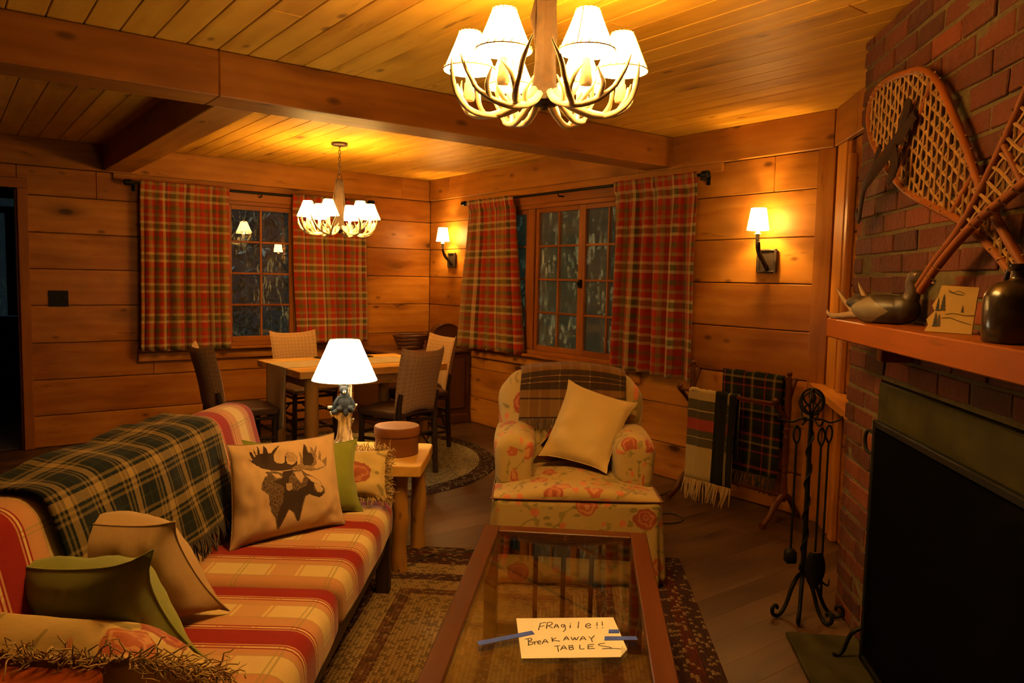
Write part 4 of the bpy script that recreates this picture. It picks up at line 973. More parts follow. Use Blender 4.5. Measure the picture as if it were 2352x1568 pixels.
obj('cloth',g,M_throw,tw,180); fringe(tw,f,M_darkfr,150,.075,3,1.0,Vector((-.12,-.12,-1)),.5,.003)
# ---------------------------------------------------------------- armchair
AO=(-1.53,-4.64,.004); AR=R(142)
ac=thing('armchair','skirted armchair in tan fabric with red roses and olive leaves','armchair',AO,AR)
W=.78
def loop(fn_r,z,n=64):   # rounded-rect loop
    pass
# skirt with inverted pleats at the front corners
g=G(); path=[]
def rr(t,x0,x1,y0,y1,r):
    """point on rounded rectangle at arc parameter"""
    segs=[]
    pts=roundpoly([(x0,y1),(x1,y1),(x1,y0),(x0,y0)],r,5); return pts
base=rr(0,.0,W,-.78,.006,.035); base=base+[base[0]]
d=[0]
for i in range(1,len(base)): d.append(d[-1]+(base[i]-base[i-1]).length)
def onloop(s):
    s=s%d[-1]
    for i in range(1,len(d)):
        if s<=d[i]: f_=(s-d[i-1])/(d[i]-d[i-1]+1e-9); return base[i-1].lerp(base[i],f_)
    return base[-1]
cen=Vector((W/2,-.39))
def skf(u,v):
    s=u*d[-1]; p=onloop(s); o_=(p-cen).normalized(); k=1-v
    pl=0
    for cx_,cy_ in ((.015,-.005),(W-.015,-.005)):
        dd=(p-Vector((cx_,cy_))).length; pl-=.035*math.exp(-(dd/.012)**2)*(1-k*.6); pl+=.022*math.exp(-((dd-.04)/.025)**2)*v
    q=p+o_*(.022*v+pl*min(1,v*3)+.006*math.sin(s*22)*v); return Vector((q.x,q.y,.398*(1-v)+.016*v))
grid(g,skf,180,12,lambda u,v:(u*d[-1],(1-v)*.39+.5),thick=.003); obj('skirt',g,M_floral,ac,180)
g=G(); slab(g,roundpoly([(.01,.20),(W-.01,.20),(W-.01,.36),(.01,.36)],.03,4),.76,.03,-.77,.2,8); obj('base',g,M_floral,ac,180)
def seatp(x): return .405+.035*math.sin(math.pi*min(max(x/W,0),1))
prof=[(W*i/20,0) for i in range(21)]
top=[Vector((.005+(W-.01)*i/16,.395+.04*math.sin(math.pi*i/16))) for i in range(17)]
ptop=roundpoly([(.0,.36),(W,.36),(W,.400),(W*.75,.436),(W*.5,.445),(W*.25,.436),(0,.400)],[.01,.01,.03,.3,.4,.3,.03],5)
g=G(); slab(g,ptop,.28,.03,-.284,.0,8,puff=.0)
jiggle(g,.002,6,1); obj('seat_front',g,M_floral,ac,180)
pin=roundpoly([(.17,.29),(W-.17,.29),(W-.17,.425),(W*.5,.45),(.17,.425)],[.02,.02,.04,.3,.04],5)
g=G(); slab(g,pin,.55,.04,-.70,.25,8,puff=.006); jiggle(g,.004,6,2); obj('seat_cushion',g,M_floral,ac,180)
g=G(); pts=[(.0,-.24,.398),(.0,-.06,.398),(.004,-.02,.398),(.03,.006,.398),(W*.5,.010,.400),(W-.03,.006,.398),(W-.004,-.02,.398),(W,-.06,.398),(W,-.24,.398)]; tube(g,spline(pts,6),.0038,7); obj('piping',g,plain('rose_piping',(.13,.04,.018),.7),ac,180)
for side in (0,1):
    x0=0 if side==0 else W-.19
    ap=roundpoly([(x0+.02,.28),(x0+.17,.28),(x0+.195,.60),(x0+.13,.635),(x0+.06,.635),(x0-.005,.60)],[.055,.055,.07,.06,.06,.07],5)
    g=G(); slab(g,ap,.56,.045,-.78,.1+side*.3,10,puff=.008,ke=6)
    g.v=[((v[0]),(v[1]-.03*max(0,(v[2]-.5))/.13*0),v[2]+.012*math.sin(max(0,(-.2-v[1]))*3)) for v in g.v]
    jiggle(g,.005,7,side+3); obj('arm',g,M_floral,ac,180)
# back: rounded top slab, leaning
g=G()
def backout(n=60):
    return roundpoly([(.03,.30),(W-.03,.30),(W+.005,.79),(W-.09,.902),(W*.5,.928),(.09,.902),(-.005,.79)],[.02,.02,.12,.12,.6,.12,.12],7)
bo=backout(); slab(g,[(p.x,p.y) for p in bo],.19,.07,-.80,.0,6,ke=6,puff=0)
NB=len(g.v); g.v=[(v[0],v[1]+.11-.22*(v[2]-.3),v[2]) for v in g.v]
g.uv=[[(0,0)]*len(f) for f in g.f]; g.uv=[[(g.v[i][0],g.v[i][2]+g.v[i][1]*.8) for i in f] for f in g.f]
jiggle(g,.005,6,7); obj('backrest',g,M_floral,ac,180)
for x in (.06,W-.06):
    for y in (-.06,-.72):
        g=G(); tube(g,[(x,y,.0),(x,y,.20)],[.018,.026],8); obj('leg',g,MW_dark,ac)
# throw over chair back (local y = toward camera, x across)
tb=thing('brown_throw','brown wool throw with dark bands and thin cream lines over the armchair back','blanket',AO,AR)
def backz(x): return .942-.022*((x-W/2)/.29)**2
yf=lambda z: -.61+.11-.22*(z-.3)+.014
yb=lambda z: -.80+.11-.22*(z-.3)-.014
zt=.943
path=[(yb(.62),.62),(yb(.80),.80),(yb(.90)-.0,.915),(yb(.94)+.045,zt+.004),(yf(.94)-.05,zt+.004),(yf(.90),.915),(yf(.82)+.004,.83),(yf(.73)+.008,.74),(yf(.66)+.01,.675)]
g=G(); P_=spline([Vector((a,b,0)) for a,b in path],6); T=sum((P_[i]-P_[i-1]).length for i in range(1,len(P_))); m=len(P_)-1
def f2(u,v):
    k=v*m; i=min(int(k),m-1); p=P_[i].lerp(P_[i+1],k-i); x=.66-.56*u; z=p.y; drop=(.034*abs((x-W/2)/.29)**2)*min(1,max(0,(z-.80)/.1)); 
    skew=(.03*(.5-u))*max(0,v-.55)/.45
    return Vector((x+.008*noise.noise(Vector((v*4,u,4)))+(.02*(v-.6) if v>.6 else 0),p.x+.006*noise.noise(Vector((u*6,v*4,2))),z-drop-skew*-1.0*0-(.05*u*0)+ (.02*(u-.5))*max(0,v-.6)/.4))
grid(g,f2,40,m,lambda u,v:(u*.56,(v*T)-.30*T*0+.16),thick=.005,flip=True); obj('cloth',g,M_throw2,tb,180)
fringe(tb,f2,cloth('brown_fringe',(.16,.085,.035),(.09,.045,.02),90,.95),110,.062,8,1.0,Vector((0,.05,-1)),.3,.0026)
AMt=Matrix.Translation(AO)@Matrix.Rotation(AR,4,'Z')
def A4(*q): return [AMt@Vector(p) for p in q]
# pillow: corners in chair frame (x=left, y=front, z): left, top, right, bottom in view
pillow('cream_pillow','plain cream square pillow standing on one corner in the floral armchair',A4((.545,-.40,.515),(.40,-.56,.86),(.075,-.50,.765),(.235,-.30,.465)),.12,M_linen,seed=9,pinch=.035,ears=.05)

# ---------------------------------------------------------------- coffee table
CO_T=(-2.03,-5.0,.005); CR=R(137)
ct=thing('coffee_table','low glass-topped coffee table with a reddish brown wooden frame','table',CO_T,CR)
L_,Wd_,H_=1.22,.615,.452
g=G()
box(g,(.03,L_/2,H_-.019),(.06,L_,.038),.003,axis=1); box(g,(Wd_-.03,L_/2,H_-.019),(.06,L_,.038),.003,axis=1)
box(g,(Wd_/2,.03,H_-.019),(Wd_-.12,.06,.038),.003,axis=0); box(g,(Wd_/2,L_-.03,H_-.019),(Wd_-.12,.06,.038),.003,axis=0); obj('top_frame',g,MW_red,ct)
g=G(); box(g,(Wd_/2,L_/2,H_-.007),(Wd_-.118,L_-.118,.006),.0008); obj('glass_top',g,M_glass,ct,0)
g=G()
for y in (.035,L_-.035): box(g,(Wd_/2,y,H_-.068),(Wd_-.10,.022,.06),.003,axis=0)
for x in (.035,Wd_-.035): box(g,(x,L_/2,H_-.068),(.022,L_-.10,.06),.003,axis=1)
obj('apron',g,MW_red,ct)
for x in (.032,Wd_-.032):
    for y in (.032,L_-.032):
        g=G(); box(g,(x,y,(H_-.038)/2),(.05,.05,H_-.038),.004,axis=2); obj('leg',g,MW_red,ct)
for y in (.032,L_-.032):
    g=G(); box(g,(Wd_/2,y,.06),(Wd_-.11,.024,.045),.003,axis=0); obj('end_rail',g,MW_red,ct)
    for k in (-1,0,1):
        g=G(); box(g,(Wd_/2+k*.105,y,.223),(.018,.014,.29),.002,axis=2); obj('spindle',g,MW_red,ct)
# hand-written note taped to the glass
def at(px,py,z):
    d=_f*CF+_r2*(px-1176)-_u2*(py-784); t=(z-CH)/d.z; return Vector((CX,CY,CH))+d*t
def zt_(x,y,z=.4545): return at(900+x/2.94,1180+y/2.94,z)
nt=thing('paper_note','white paper note reading FRAgile!! Break AWAY TABLES, taped to the glass table top','note',(0,0,0))
g=G(); C4=[zt_(840,705),zt_(1495,698),zt_(1590,915),zt_(1545,965),zt_(875,975)]
c=sum(C4,Vector((0,0,0)))/5; c.z=0; nt.location=c
def flat(g,P,z0,z1,off=c):
    n=len(P); vs=[Vector((p.x,p.y,z0))-off for p in P]+[Vector((p.x,p.y,z1))-off for p in P]
    g.add(vs,[tuple(range(n)),tuple(range(n,2*n))]+[(i,(i+1)%n,n+(i+1)%n,n+i) for i in range(n)],[[(vs[i].x,vs[i].y) for i in range(n)]]*2+[[(0,0)]*4]*n)
H0=.4535
flat(g,C4,H0,H0+.0012); obj('sheet',g,M_paper,nt,0)
g=G(); vs=[zt_(1590,915),zt_(1545,965),zt_(1550,912)]; 
vs=[Vector((p.x,p.y,H0+h))-c for p,h in zip(vs,(.0015,.0015,.010))]; g.add(vs,[(0,1,2)],[[(0,0),(1,0),(0,1)]]); obj('curled_corner',g,M_paper,nt,0)
ST=["1003,738 990,785","1000,740 1040,733","996,762 1030,755","1050,735 1043,775","1050,735 1075,732 1083,742 1070,752 1047,758","1060,756 1085,772","1095,772 1112,745 1128,770","1100,760 1125,758",
"1168,750 1150,748 1145,760 1158,766 1168,750 1171,782 1156,795","1205,750 1203,770","1206,737 1207,740","1262,728 1258,772","1310,760 1340,752 1335,742 1315,745 1308,762 1325,772 1345,765","1385,732 1385,758","1385,770 1386,774","1420,728 1422,755","1423,768 1424,772",
"920,845 925,888","900,847 935,840 945,850 925,862 950,868 948,880 918,888","960,860 965,882","962,870 980,860","985,870 1005,865 998,857 985,865 990,878 1008,878","1015,878 1035,848 1055,872","1022,866 1050,862","1080,835 1085,864","1110,838 1085,852 1135,860",
"1160,855 1178,828 1195,852","1165,845 1190,842","1210,832 1222,853 1235,835 1245,852 1262,830","1270,855 1290,828 1310,852","1278,845 1305,842","1330,830 1348,843","1368,822 1348,845 1355,865",
"1098,895 1135,890","1118,893 1125,930","1140,920 1160,890 1180,915","1148,908 1175,904","1195,890 1200,917","1195,890 1220,888 1218,898 1200,901 1225,905 1222,915 1200,918","1270,885 1272,912 1300,911","1325,885 1325,912","1325,885 1365,880","1325,898 1360,895","1325,912 1370,909","1440,874 1405,878 1400,888 1470,900 1478,908 1420,912 1480,909 1560,914"]
g=G()
for s_ in ST:
    pts=[tuple(map(float,q.split(','))) for q in s_.split()]; P=[zt_(*q) for q in pts]; P=[Vector((p.x,p.y,H0+.0018))-c for p in P]
    tube(g,P if len(P)<3 else spline(P,4),.0014,5,flat=.3,up=(0,0,1))
obj('handwriting',g,M_ink,nt,180)
for q in ([(575,862),(945,790),(965,812),(590,890)],[(1465,782),(1535,782),(1536,806),(1463,806)],[(1437,828),(1648,828),(1662,852),(1435,855)]):
    g=G(); flat(g,[zt_(*a) for a in q],H0+.0014,H0+.0022); obj('tape',g,M_tape,nt,0,label='strip of blue masking tape')
# ---------------------------------------------------------------- end table, box
EO=(-2.17,-3.56,0); ER=R(142)
et=thing('end_table','honey pine end table with a thick slab top and peeled log legs','table',EO,ER)
g=G(); N_=40
pts=roundpoly([(-.055,.42),(-.06,.17),(-.05,-.08),(.32,-.085),(.70,-.08),(.705,.17),(.70,.42),(.33,.425)],.03,3)
poly(g,[(p.x+.004*math.sin(p.y*40),p.y) for p in pts][::-1],.478,.53); o=obj('slab_top',g,MW_slab,et,30)
o.data.uv_layers['uv'].data; bv=o.modifiers.new('b','BEVEL'); bv.width=.006; bv.segments=2
for x,y in ((.01,.0),(.05,.335),(.64,.0),(.64,.335)):
    g=G(); tube(g,spline([(x,y,0),(x+.004,y,.12),(x-.003,y+.003,.25),(x+.002,y,.36),(x,y,.48)],4),[.040,.036,.039,.035,.036],14); jiggle(g,.005,18,x*9+y); obj('leg',g,MW_log,et,60)
for y in (.0,.335):
    g=G(); tube(g,[(.03,y,.43),(.62,y,.43)],.022,10); obj('stretcher',g,MW_log,et,60)
bx=thing('bentwood_box','round lidded reddish bentwood box on the end table beside the lamp','box',(-2.345,-3.625,.531))
g=G(); lathe(g,[(.001,0),(.102,0),(.106,.004),(.106,.115),(.001,.115)],40); obj('body',g,MW_box,bx); g=G(); lathe(g,[(.107,.095),(.1115,.096),(.1125,.132),(.108,.139),(.001,.141)],40); obj('lid',g,MW_box,bx)
# ---------------------------------------------------------------- rugs
rg=thing('braided_rug','large rectangular braided rug in dark purple, brown and gold under the coffee table','rug',(-1.168,-4.446,0),R(180-41.4))
g=G(); RW,RL=1.86,2.6; N1=48
# concentric braid strips: uv = (along, distance from the edge)
def strip(p0,p1,q0,q1,l0,l1):
    n=24; vs=[];fs=[];uv=[]
    m_=12
    for i in range(n+1):
        for j in range(m_+1):
            a=Vector(p0).lerp(Vector(p1),i/n); b=Vector(q0).lerp(Vector(q1),i/n); q=a.lerp(b,j/m_); hd=.003*min(1,j/m_*40)
            vs.append(Vector((q.x,q.y,.003+hd)))
    for i in range(n):
        for j in range(m_):
            f=(i*(m_+1)+j,(i+1)*(m_+1)+j,(i+1)*(m_+1)+j+1,i*(m_+1)+j+1); fs.append(f)
            uv.append([((vs[k]-Vector((*p0,0))).dot((Vector((*p1,0))-Vector((*p0,0))).normalized())+l0,min(vs[k].x,RW-vs[k].x,vs[k].y,RL-vs[k].y)) for k in f])
    g.add(vs,fs,uv)
h=RW/2
strip((0,0),(RW,0),(h,h),(h,h),0,0); strip((RW,0),(RW,RL),(h,h),(h,RL-h),3,0); strip((RW,RL),(0,RL),(h,RL-h),(h,RL-h),7,0); strip((0,RL),(0,0),(h,RL-h),(h,h),11,0)
obj('braids',g,M_rug,rg,180)
rr_=thing('round_braided_rug','round beige braided rug with a dark border under the dining table','rug',(-1.66,-1.66,0))
g=G(); NR=72; RR=1.10
vs=[];fs=[];uv=[]
RS=[RR,RR-.012]+[RR-.012-(RR-.02)*i/26 for i in range(1,27)]
for i,r in enumerate(RS):
    for j in range(NR): vs.append(Vector((r*math.cos(2*math.pi*j/NR),r*math.sin(2*math.pi*j/NR),.003 if i==0 else .013)))
for i in range(len(RS)-1):
    for j in range(NR):
        j2=(j+1)%NR; fs.append((i*NR+j,i*NR+j2,(i+1)*NR+j2,(i+1)*NR+j)); ra,rb=RS[i],RS[i+1]; rm=(ra+rb)/2; A=2*math.pi/NR
        uv.append([(j*A*rm,RR-ra),((j+1)*A*rm,RR-ra),((j+1)*A*rm,RR-rb),(j*A*rm,RR-rb)])
g.add(vs,fs,uv); obj('braids',g,M_rug2,rr_,180)
FZ=.0135
# ---------------------------------------------------------------- dining table
dt=thing('dining_table','honey pine dining table with thick slab top and log legs','table',(-1.67,-1.685,FZ))
g=G()
for k in range(6): box(g,(0,-.42+.07+.14*k,.722),(1.15,.1395,.05),.004,axis=0)
obj('tabletop',g,MW_slab,dt)
g=G(); box(g,(0,-.30,.655),(.95,.03,.08),.003); box(g,(0,.30,.655),(.95,.03,.08),.003); box(g,(-.46,0,.655),(.03,.6,.08),.003); box(g,(.46,0,.655),(.03,.6,.08),.003); obj('apron',g,MW_log,dt)
for x in (-.45,.42):
    for y in (-.31,.31):
        g=G(); tube(g,spline([(x,y,0),(x,y,.2),(x+.003,y,.45),(x,y,.697)],4),[.050,.046,.048,.046],16); jiggle(g,.004,12,x+y); obj('leg',g,MW_log,dt,60)
bur=cloth('burlap',(.40,.29,.14),(.30,.21,.10),220,.9,.1,.5)
tr=thing('burlap_runner','tan burlap table runner along the dining table, one end hanging over the left edge','table runner',(-1.67,-1.685,FZ))
g=G()
pth=spline([Vector(p) for p in [(.44,0,.7495),(0,0,.7495),(-.50,0,.7495),(-.572,0,.7488),(-.582,0,.744),(-.586,0,.70),(-.589,0,.55),(-.592,0,.30)]],8)
def rf(u,v):
    k=v*(len(pth)-1); i=min(int(k),len(pth)-2); p=pth[i].lerp(pth[i+1],k-i); hang=max(0,(.74-p.z)/.4); y=(-.19+.38*u)*(1-hang*.12)-.03*hang*0
    z=p.z+ (.12*abs(u-.25) if hang>0 else 0)*hang
    return Vector((p.x-.012*hang*math.sin(u*9),y,z))
grid(g,rf,16,len(pth)-1,lambda u,v:(u*.38,v*1.6),thick=.002); obj('cloth',g,bur,tr,180)
pm=thing('dark_placemat','dark rectangular placemat lying at the back of the dining table','placemat',(-1.60,-1.38,FZ+.752),R(8)); g=G(); box(g,(0,0,0),(.42,.20,.005),.002); obj('mat',g,M_black,pm)
bw=thing('dark_bowl','low dark bowl on the burlap runner','bowl',(-1.82,-1.66,FZ+.752)); g=G(); lathe(g,[(.001,0),(.05,0),(.09,.018),(.10,.03),(.096,.03),(.06,.008),(.001,.006)],28); obj('dish',g,M_bronze,bw)
# ---------------------------------------------------------------- dining chairs: local front = +y, origin centre of seat on floor
def chair():
    c=thing('dining_chair','x','chair')
    W,D=.40,.40
    legs=[(-.18,.17),(.18,.17),(-.18,-.19),(.18,-.19)]
    for x,y in legs:
        g=G()
        if y>0: tube(g,spline([(x,y,0),(x,y,.2),(x*.98,y,.43)],4),[.019,.021,.019],9)
        else: tube(g,spline([(x,y-.02,0),(x,y-.005,.22),(x,y,.46),(x,y-.02,.60)],5),[.020,.022,.021,.016],9)
        jiggle(g,.002,30,x+y); obj('leg',g,MW_dark,c,60)
    g=G()
    for z in (.12,.26,.40):
        for x in (-.18,.18): tube(g,[(x,.17,z),(x,-.19,z+.01)],.012,7)
    for z in (.15,.30,.40):
        tube(g,[(-.18,.17,z),(.18,.17,z)],.011,7); tube(g,[(-.18,-.19,z),(.18,-.19,z)],.012,7)
    tube(g,[(.18,-.18,.15),(.05,-.19,.30)],.008,6); tube(g,[(-.18,-.18,.15),(-.05,-.19,.30)],.008,6); tube(g,[(.18,.16,.16),(.185,-.05,.26)],.008,6)
    jiggle(g,.002,30); obj('stretcher',g,MW_dark,c,60)
    g=G(); slab(g,roundpoly([(-.205,.425),(.205,.425),(.20,.475),(0,.492),(-.20,.475)],[.012,.012,.03,.3,.03],5),.41,.04,-.205,0,8); jiggle(g,.003,8); obj('seat',g,M_leather,c,180)
    # curved upholstered back, concave toward the sitter, dipped top edge, arched bottom
    g=G()
    def bf(side):
        def f(u,v):
            a=2*u-1; x=a*(.19+.018*v)
            z=.405+.10*(1-a*a)**.7*(1-v)*.75+(.485+.030*abs(a)**3)*v*1.0
            z=z+(.0)
            z=min(z,.93); y=-.185-.10*max(0,v)**1.1*.9-.035*math.sin(math.pi*v)*-.3
            y+=-.035*(1-a*a)+.0; t=.032*(1-a**6)**.5*(1-(2*v-1)**10)**.5
            return Vector((x,y+side*t+.03*abs(a)**3,z))
        return f
    uvf=lambda u,v:(u*.40,v*.46)
    grid(g,bf(1),18,18,uvf,flip=True); grid(g,bf(-1),18,18,lambda u,v:(u*.40+1,v*.46)); 
    obj('backrest',g,M_chair,c,180); return c
def cdup(c,label,loc,rz,first=False):
    o=c if first else copy_tree(c)
    o.location=loc; o.rotation_euler=(0,0,R(rz)); o['label']=label; o['group']='dining chairs'; return o
ch0=chair()
cdup(ch0,'upholstered dining chair left of the dining table, nearly edge-on behind the sofa',(-2.475,-1.62,FZ),-90,True)
cdup(ch0,'upholstered dining chair behind the dining table, below the left window',(-1.72,-.90,FZ),184)
cdup(ch0,'upholstered dining chair with its back to the camera, behind the round wooden box',(-1.57,-2.20,FZ),17)
cdup(ch0,'upholstered dining chair at the right end of the dining table, facing it',(-1.02,-1.515,FZ),90)
# ---------------------------------------------------------------- corner hutch
hu=thing('corner_cabinet','low dark wooden cabinet in the room corner behind the chairs','cabinet',(-.46,-.44,0))
g=G(); box(g,(0,0,.38),(.86,.76,.60),.004); box(g,(0,0,.045),(.88,.78,.09),.006); obj('body',g,MW_hutch,hu)
g=G(); box(g,(-.0,0,.70),(.91,.80,.028),.006,axis=0); obj('top',g,MW_hutch,hu)
g=G(); box(g,(-.435,0,.39),(.014,.60,.46),.004,axis=2); d_=obj('door',g,MW_hutch,hu); g=G(); ball(g,(-.452,.2,.42),.012); obj('knob',g,M_bronze,d_)
g=G(); box(g,(0,-.386,.39),(.74,.012,.48),.004,axis=2); obj('side_panel',g,MW_hutch,hu)
ck=thing('arched_box','dark arched wooden box on the corner cabinet','box',(-.14,-.52,.714))
g=G(); P=[(-.17,0),(-.17,.08)]+[(-.17*math.cos(a),.08+.15*math.sin(a)) for a in [k*math.pi/14 for k in range(1,14)]]+[(.17,.08),(.17,0)]
n=len(P); vs=[Vector((x,-.06,z)) for x,z in P]+[Vector((x,.06,z)) for x,z in P]; g.add(vs,[tuple(range(n)),tuple(range(n,2*n))[::-1]]+[(i,(i+1)%n,n+(i+1)%n,n+i) for i in range(n)],[[(vs[i].x,vs[i].z) for i in range(n)]]*2+[[(0,0),(.1,0),(.1,.1),(0,.1)]]*n); obj('case',g,MW_hutch,ck)
g=G(); tube(g,[Vector((.175*-math.cos(a),-.063,.08+.155*math.sin(a))) for a in [k*math.pi/16 for k in range(17)]],.006,6); obj('arched_trim',g,MW_red,ck)
bk=thing('slatted_basket','dark slatted basket on the corner cabinet, left of the arched box','basket',(-.52,-.52,.714))
g=G()
for k in range(4): 
    r=.10+.012*k; tube(g,[(r*1.2*math.cos(a),r*math.sin(a),.02+.035*k) for a in [i*math.pi/12 for i in range(24)]],.012,6,closed=True,flat=1.4,up=(0,0,1))
lathe(g,[(.001,.004),(.105,.004),(.11,.02)],20); obj('slats',g,MW_hutch,bk)
# ---------------------------------------------------------------- quilt rack
qr=thing('quilt_rack','dark turned-wood quilt rack standing by the plank wall','rack',(0,0,0))
Y0,Y1=-3.70,-4.40
for y in (Y0,Y1):
    g=G(); tube(g,spline([(-.20,y,.13),(-.20,y,.20),(-.20,y,.30),(-.20,y,.42),(-.20,y,.55),(-.20,y,.70),(-.20,y,.84),(-.20,y,.89)],4),[.016,.022,.014,.020,.014,.020,.015,.006],10)
    for k in range(7): ball(g,(-.20,y,.26+k*.05),.019,n=10,m=6)
    ball(g,(-.20,y,.885),.017,n=10,m=7); o=obj('post',g,MW_red,qr,60)
    g=G(); tube(g,spline([(-.20,y,.17),(-.27,y,.13),(-.33,y,.06),(-.385,y,.022),(-.41,y,.018)],5),[.020,.020,.016,.014,.017],9); obj('foot',g,MW_red,qr,60)
    g=G(); tube(g,spline([(-.20,y,.17),(-.13,y,.13),(-.08,y,.06),(-.04,y,.018)],5),[.020,.020,.016,.016],9); obj('foot',g,MW_red,qr,60)
    g=G(); tube(g,spline([(-.20,y,.60),(-.26,y,.66),(-.33,y,.72)],5),[.014,.013,.015],8); tube(g,spline([(-.20,y,.72),(-.16,y,.80),(-.14,y,.845)],5),[.014,.013,.014],8); ball(g,(-.33,y,.735),.02,n=10,m=7); obj('arm',g,MW_red,qr,60)
for x,z in ((-.33,.72),(-.14,.845),(-.20,.16)):
    g=G(); tube(g,[(x,Y0+.01,z),(x,Y1-.01,z)],.011,10); obj('rail',g,MW_red,qr)
def rackblanket(name,label,x,z,ya,yb,zb,zb2,mat,fm,fl,seed):
    t=thing(name,label,'blanket'); r=.016
    path=[(x+.028,zb2),(x+.022,(z+zb2)/2),(x+.018,z-.03),(x+.014,z+.012),(x,z+.019),(x-.014,z+.012),(x-.020,z-.03),(x-.028,(z+zb)/2),(x-.034,zb)]
    g=G(); f,T=sheet(g,path,(ya,yb),.005,.010,seed,30); obj('cloth',g,mat,t,180); fringe(t,f,fm,34,fl,seed,1.0,Vector((-.08,.06,-1)),.25,.004); return t
rackblanket('cream_plaid_blanket','cream, black and red plaid blanket hanging over the front rail of the quilt rack',-.33,.72,-4.15,-3.79,.17,.33,M_tartan1,M_paleyarn,.13,3)
rackblanket('dark_plaid_blanket','dark tartan blanket hanging over the rear top rail of the quilt rack',-.14,.845,-4.33,-3.90,.24,.42,M_tartan2,M_darkfr,.10,5)
# ---------------------------------------------------------------- fireplace tools
TP=(-1.225,-5.165,0); TR_=math.atan2(_r2.y,_r2.x)
ts=thing('fireplace_tool_stand','black wrought-iron fireplace tool stand with scrolled feet','tool stand',TP,TR_)
g=G(); tube(g,[(0,0,.17),(0,0,.86)],[.012,.009],10); tube(g,[(0,0,.19),(0,0,.215)],[.02,.016],10)
for k in range(4):
    a=k*math.pi/2; pts=[(.018*math.cos(t*5+a),.018*math.sin(t*5+a),.45+t*.2) for t in [i/14*2 for i in range(15)]]
tube(g,[(.012*math.cos(i*.9),.012*math.sin(i*.9),.22+i*.02) for i in range(30)],.005,5); obj('pole',g,M_iron,ts,60)
g=G()
for k in range(3):
    a=k*math.pi/3; tube(g,[(.052*math.sin(t)*math.cos(a),.052*math.sin(t)*math.sin(a),.915+.055*math.cos(t)) for t in [i*math.pi/12 for i in range(24)]],.0045,6,closed=True)
for k in range(4):
    a=k*math.pi/2; tube(g,spline([(0,0,.86),(.03*math.cos(a),.03*math.sin(a),.89),(.035*math.cos(a+1.5),.035*math.sin(a+1.5),.93),(0,0,.965)],5),.004,6)
obj('basket_handle',g,M_iron,ts,60)
g=G()
for a,l in ((0,.12),(180,.13),(90,.10),(270,.11),(45,.06),(225,.06)):
    c_,s_=math.cos(R(a)),math.sin(R(a)); tube(g,spline([(0,0,.835),(.04*c_,.04*s_,.842),(.08*c_,.08*s_,.828),(l*c_,l*s_,.84),((l+.012)*c_,(l+.012)*s_,.856)],5),.0042,6)
obj('hook_arms',g,M_iron,ts,60)
for a in (205,245,-25,-65):
    c_,s_=math.cos(R(a)),math.sin(R(a)); P=[(0,.18),(.03,.165),(.06,.12),(.085,.06),(.11,.024),(.135,.012),(.158,.022),(.164,.045),(.150,.060),(.136,.052),(.138,.040)]
    g=G(); tube(g,spline([(r*c_,r*s_,z) for r,z in P],5),[.009,.009,.008,.0085,.008,.007,.006],8); obj('foot',g,M_iron,ts,60)
def tool(name,label,dx,dy,kind):
    t=thing(name,label,'fireplace tool',(TP[0]+dx*_r2.x-dy*_r2.y,TP[1]+dx*_r2.y+dy*_r2.x,0),TR_)
    g=G(); tube(g,[(0,0,.30 if kind!='poker' else .16),(0,0,.74)],.0048,8); tube(g,spline([(0,0,.74),(.012,0,.77),(.012,0,.80),(0,0,.82),(-.012,0,.80),(-.012,0,.77),(0,0,.745)],4),.0045,6); obj('shaft',g,M_iron,t,60)
    g=G()
    if kind=='brush': box(g,(0,0,.265),(.045,.04,.055),.006); lathe(g,[(.001,.30),(.014,.298),(.02,.292)],10)
    elif kind=='shovel':
        def sf(u,v):
            a=2*u-1; wd=.042*math.sin(math.pi*min(1,.12+v*.86))**.6; return Vector((a*wd,-.012*(1-a*a)-.004,.30-.15*v))
        grid(g,sf,8,12,thick=.003)
    else: tube(g,spline([(0,0,.18),(.004,0,.10),(0,0,.07)],4),[.006,.006,.002],7); tube(g,spline([(0,0,.15),(.03,0,.13),(.035,0,.16)],4),[.005,.004,.002],6)
    obj('head',g,M_iron,t,60)
tool('hearth_brush','black hearth brush with a square head hanging on the tool stand',-.075,-.045,'brush')
tool('hearth_shovel','black iron hearth shovel with a leaf-shaped blade on the tool stand',.012,-.085,'shovel')
tool('fire_poker','thin black fire poker hanging at the right of the tool stand',.07,-.02,'poker')
# ---------------------------------------------------------------- fire screen
fs_=thing('fire_screen','large black mesh fire screen standing in front of the fireplace','fire screen',mat=CHM@Matrix.Translation((.50,-.045,0)))
g=G(); SWd,SH=1.22,.90
box(g,(.012,0,.02+SH/2),(.024,.022,SH),.003,axis=2); box(g,(SWd-.012,0,.02+SH/2),(.024,.022,SH),.003,axis=2); box(g,(SWd/2,0,.02+SH-.012),(SWd,.022,.024),.003,axis=0); box(g,(SWd/2,0,.032),(SWd,.022,.024),.003,axis=0); obj('frame',g,M_iron,fs_)
g=G(); box(g,(SWd/2,.002,.02+SH/2),(SWd-.04,.006,SH-.04),.001); obj('mesh_panel',g,M_screen,fs_)
for x,s_ in ((0,-1),(SWd,1)):
    g=G(); tube(g,spline([(x,-.002,.87),(x+s_*.03,-.015,.875),(x+s_*.042,-.02,.84),(x+s_*.03,-.015,.80),(x,-.002,.795)],5),.0065,8); obj('handle',g,M_iron,fs_,60)
    g=G(); tube(g,spline([(x,-.002,.14),(x+s_*.006,-.04,.11),(x+s_*.008,-.065,.04),(x+s_*.008,-.085,.024),(x+s_*.008,-.10,.028)],5),[.008,.008,.007,.007,.006],8); tube(g,[(x,.0,.09),(x,.03,.028)],.007,8); obj('foot',g,M_iron,fs_,60)
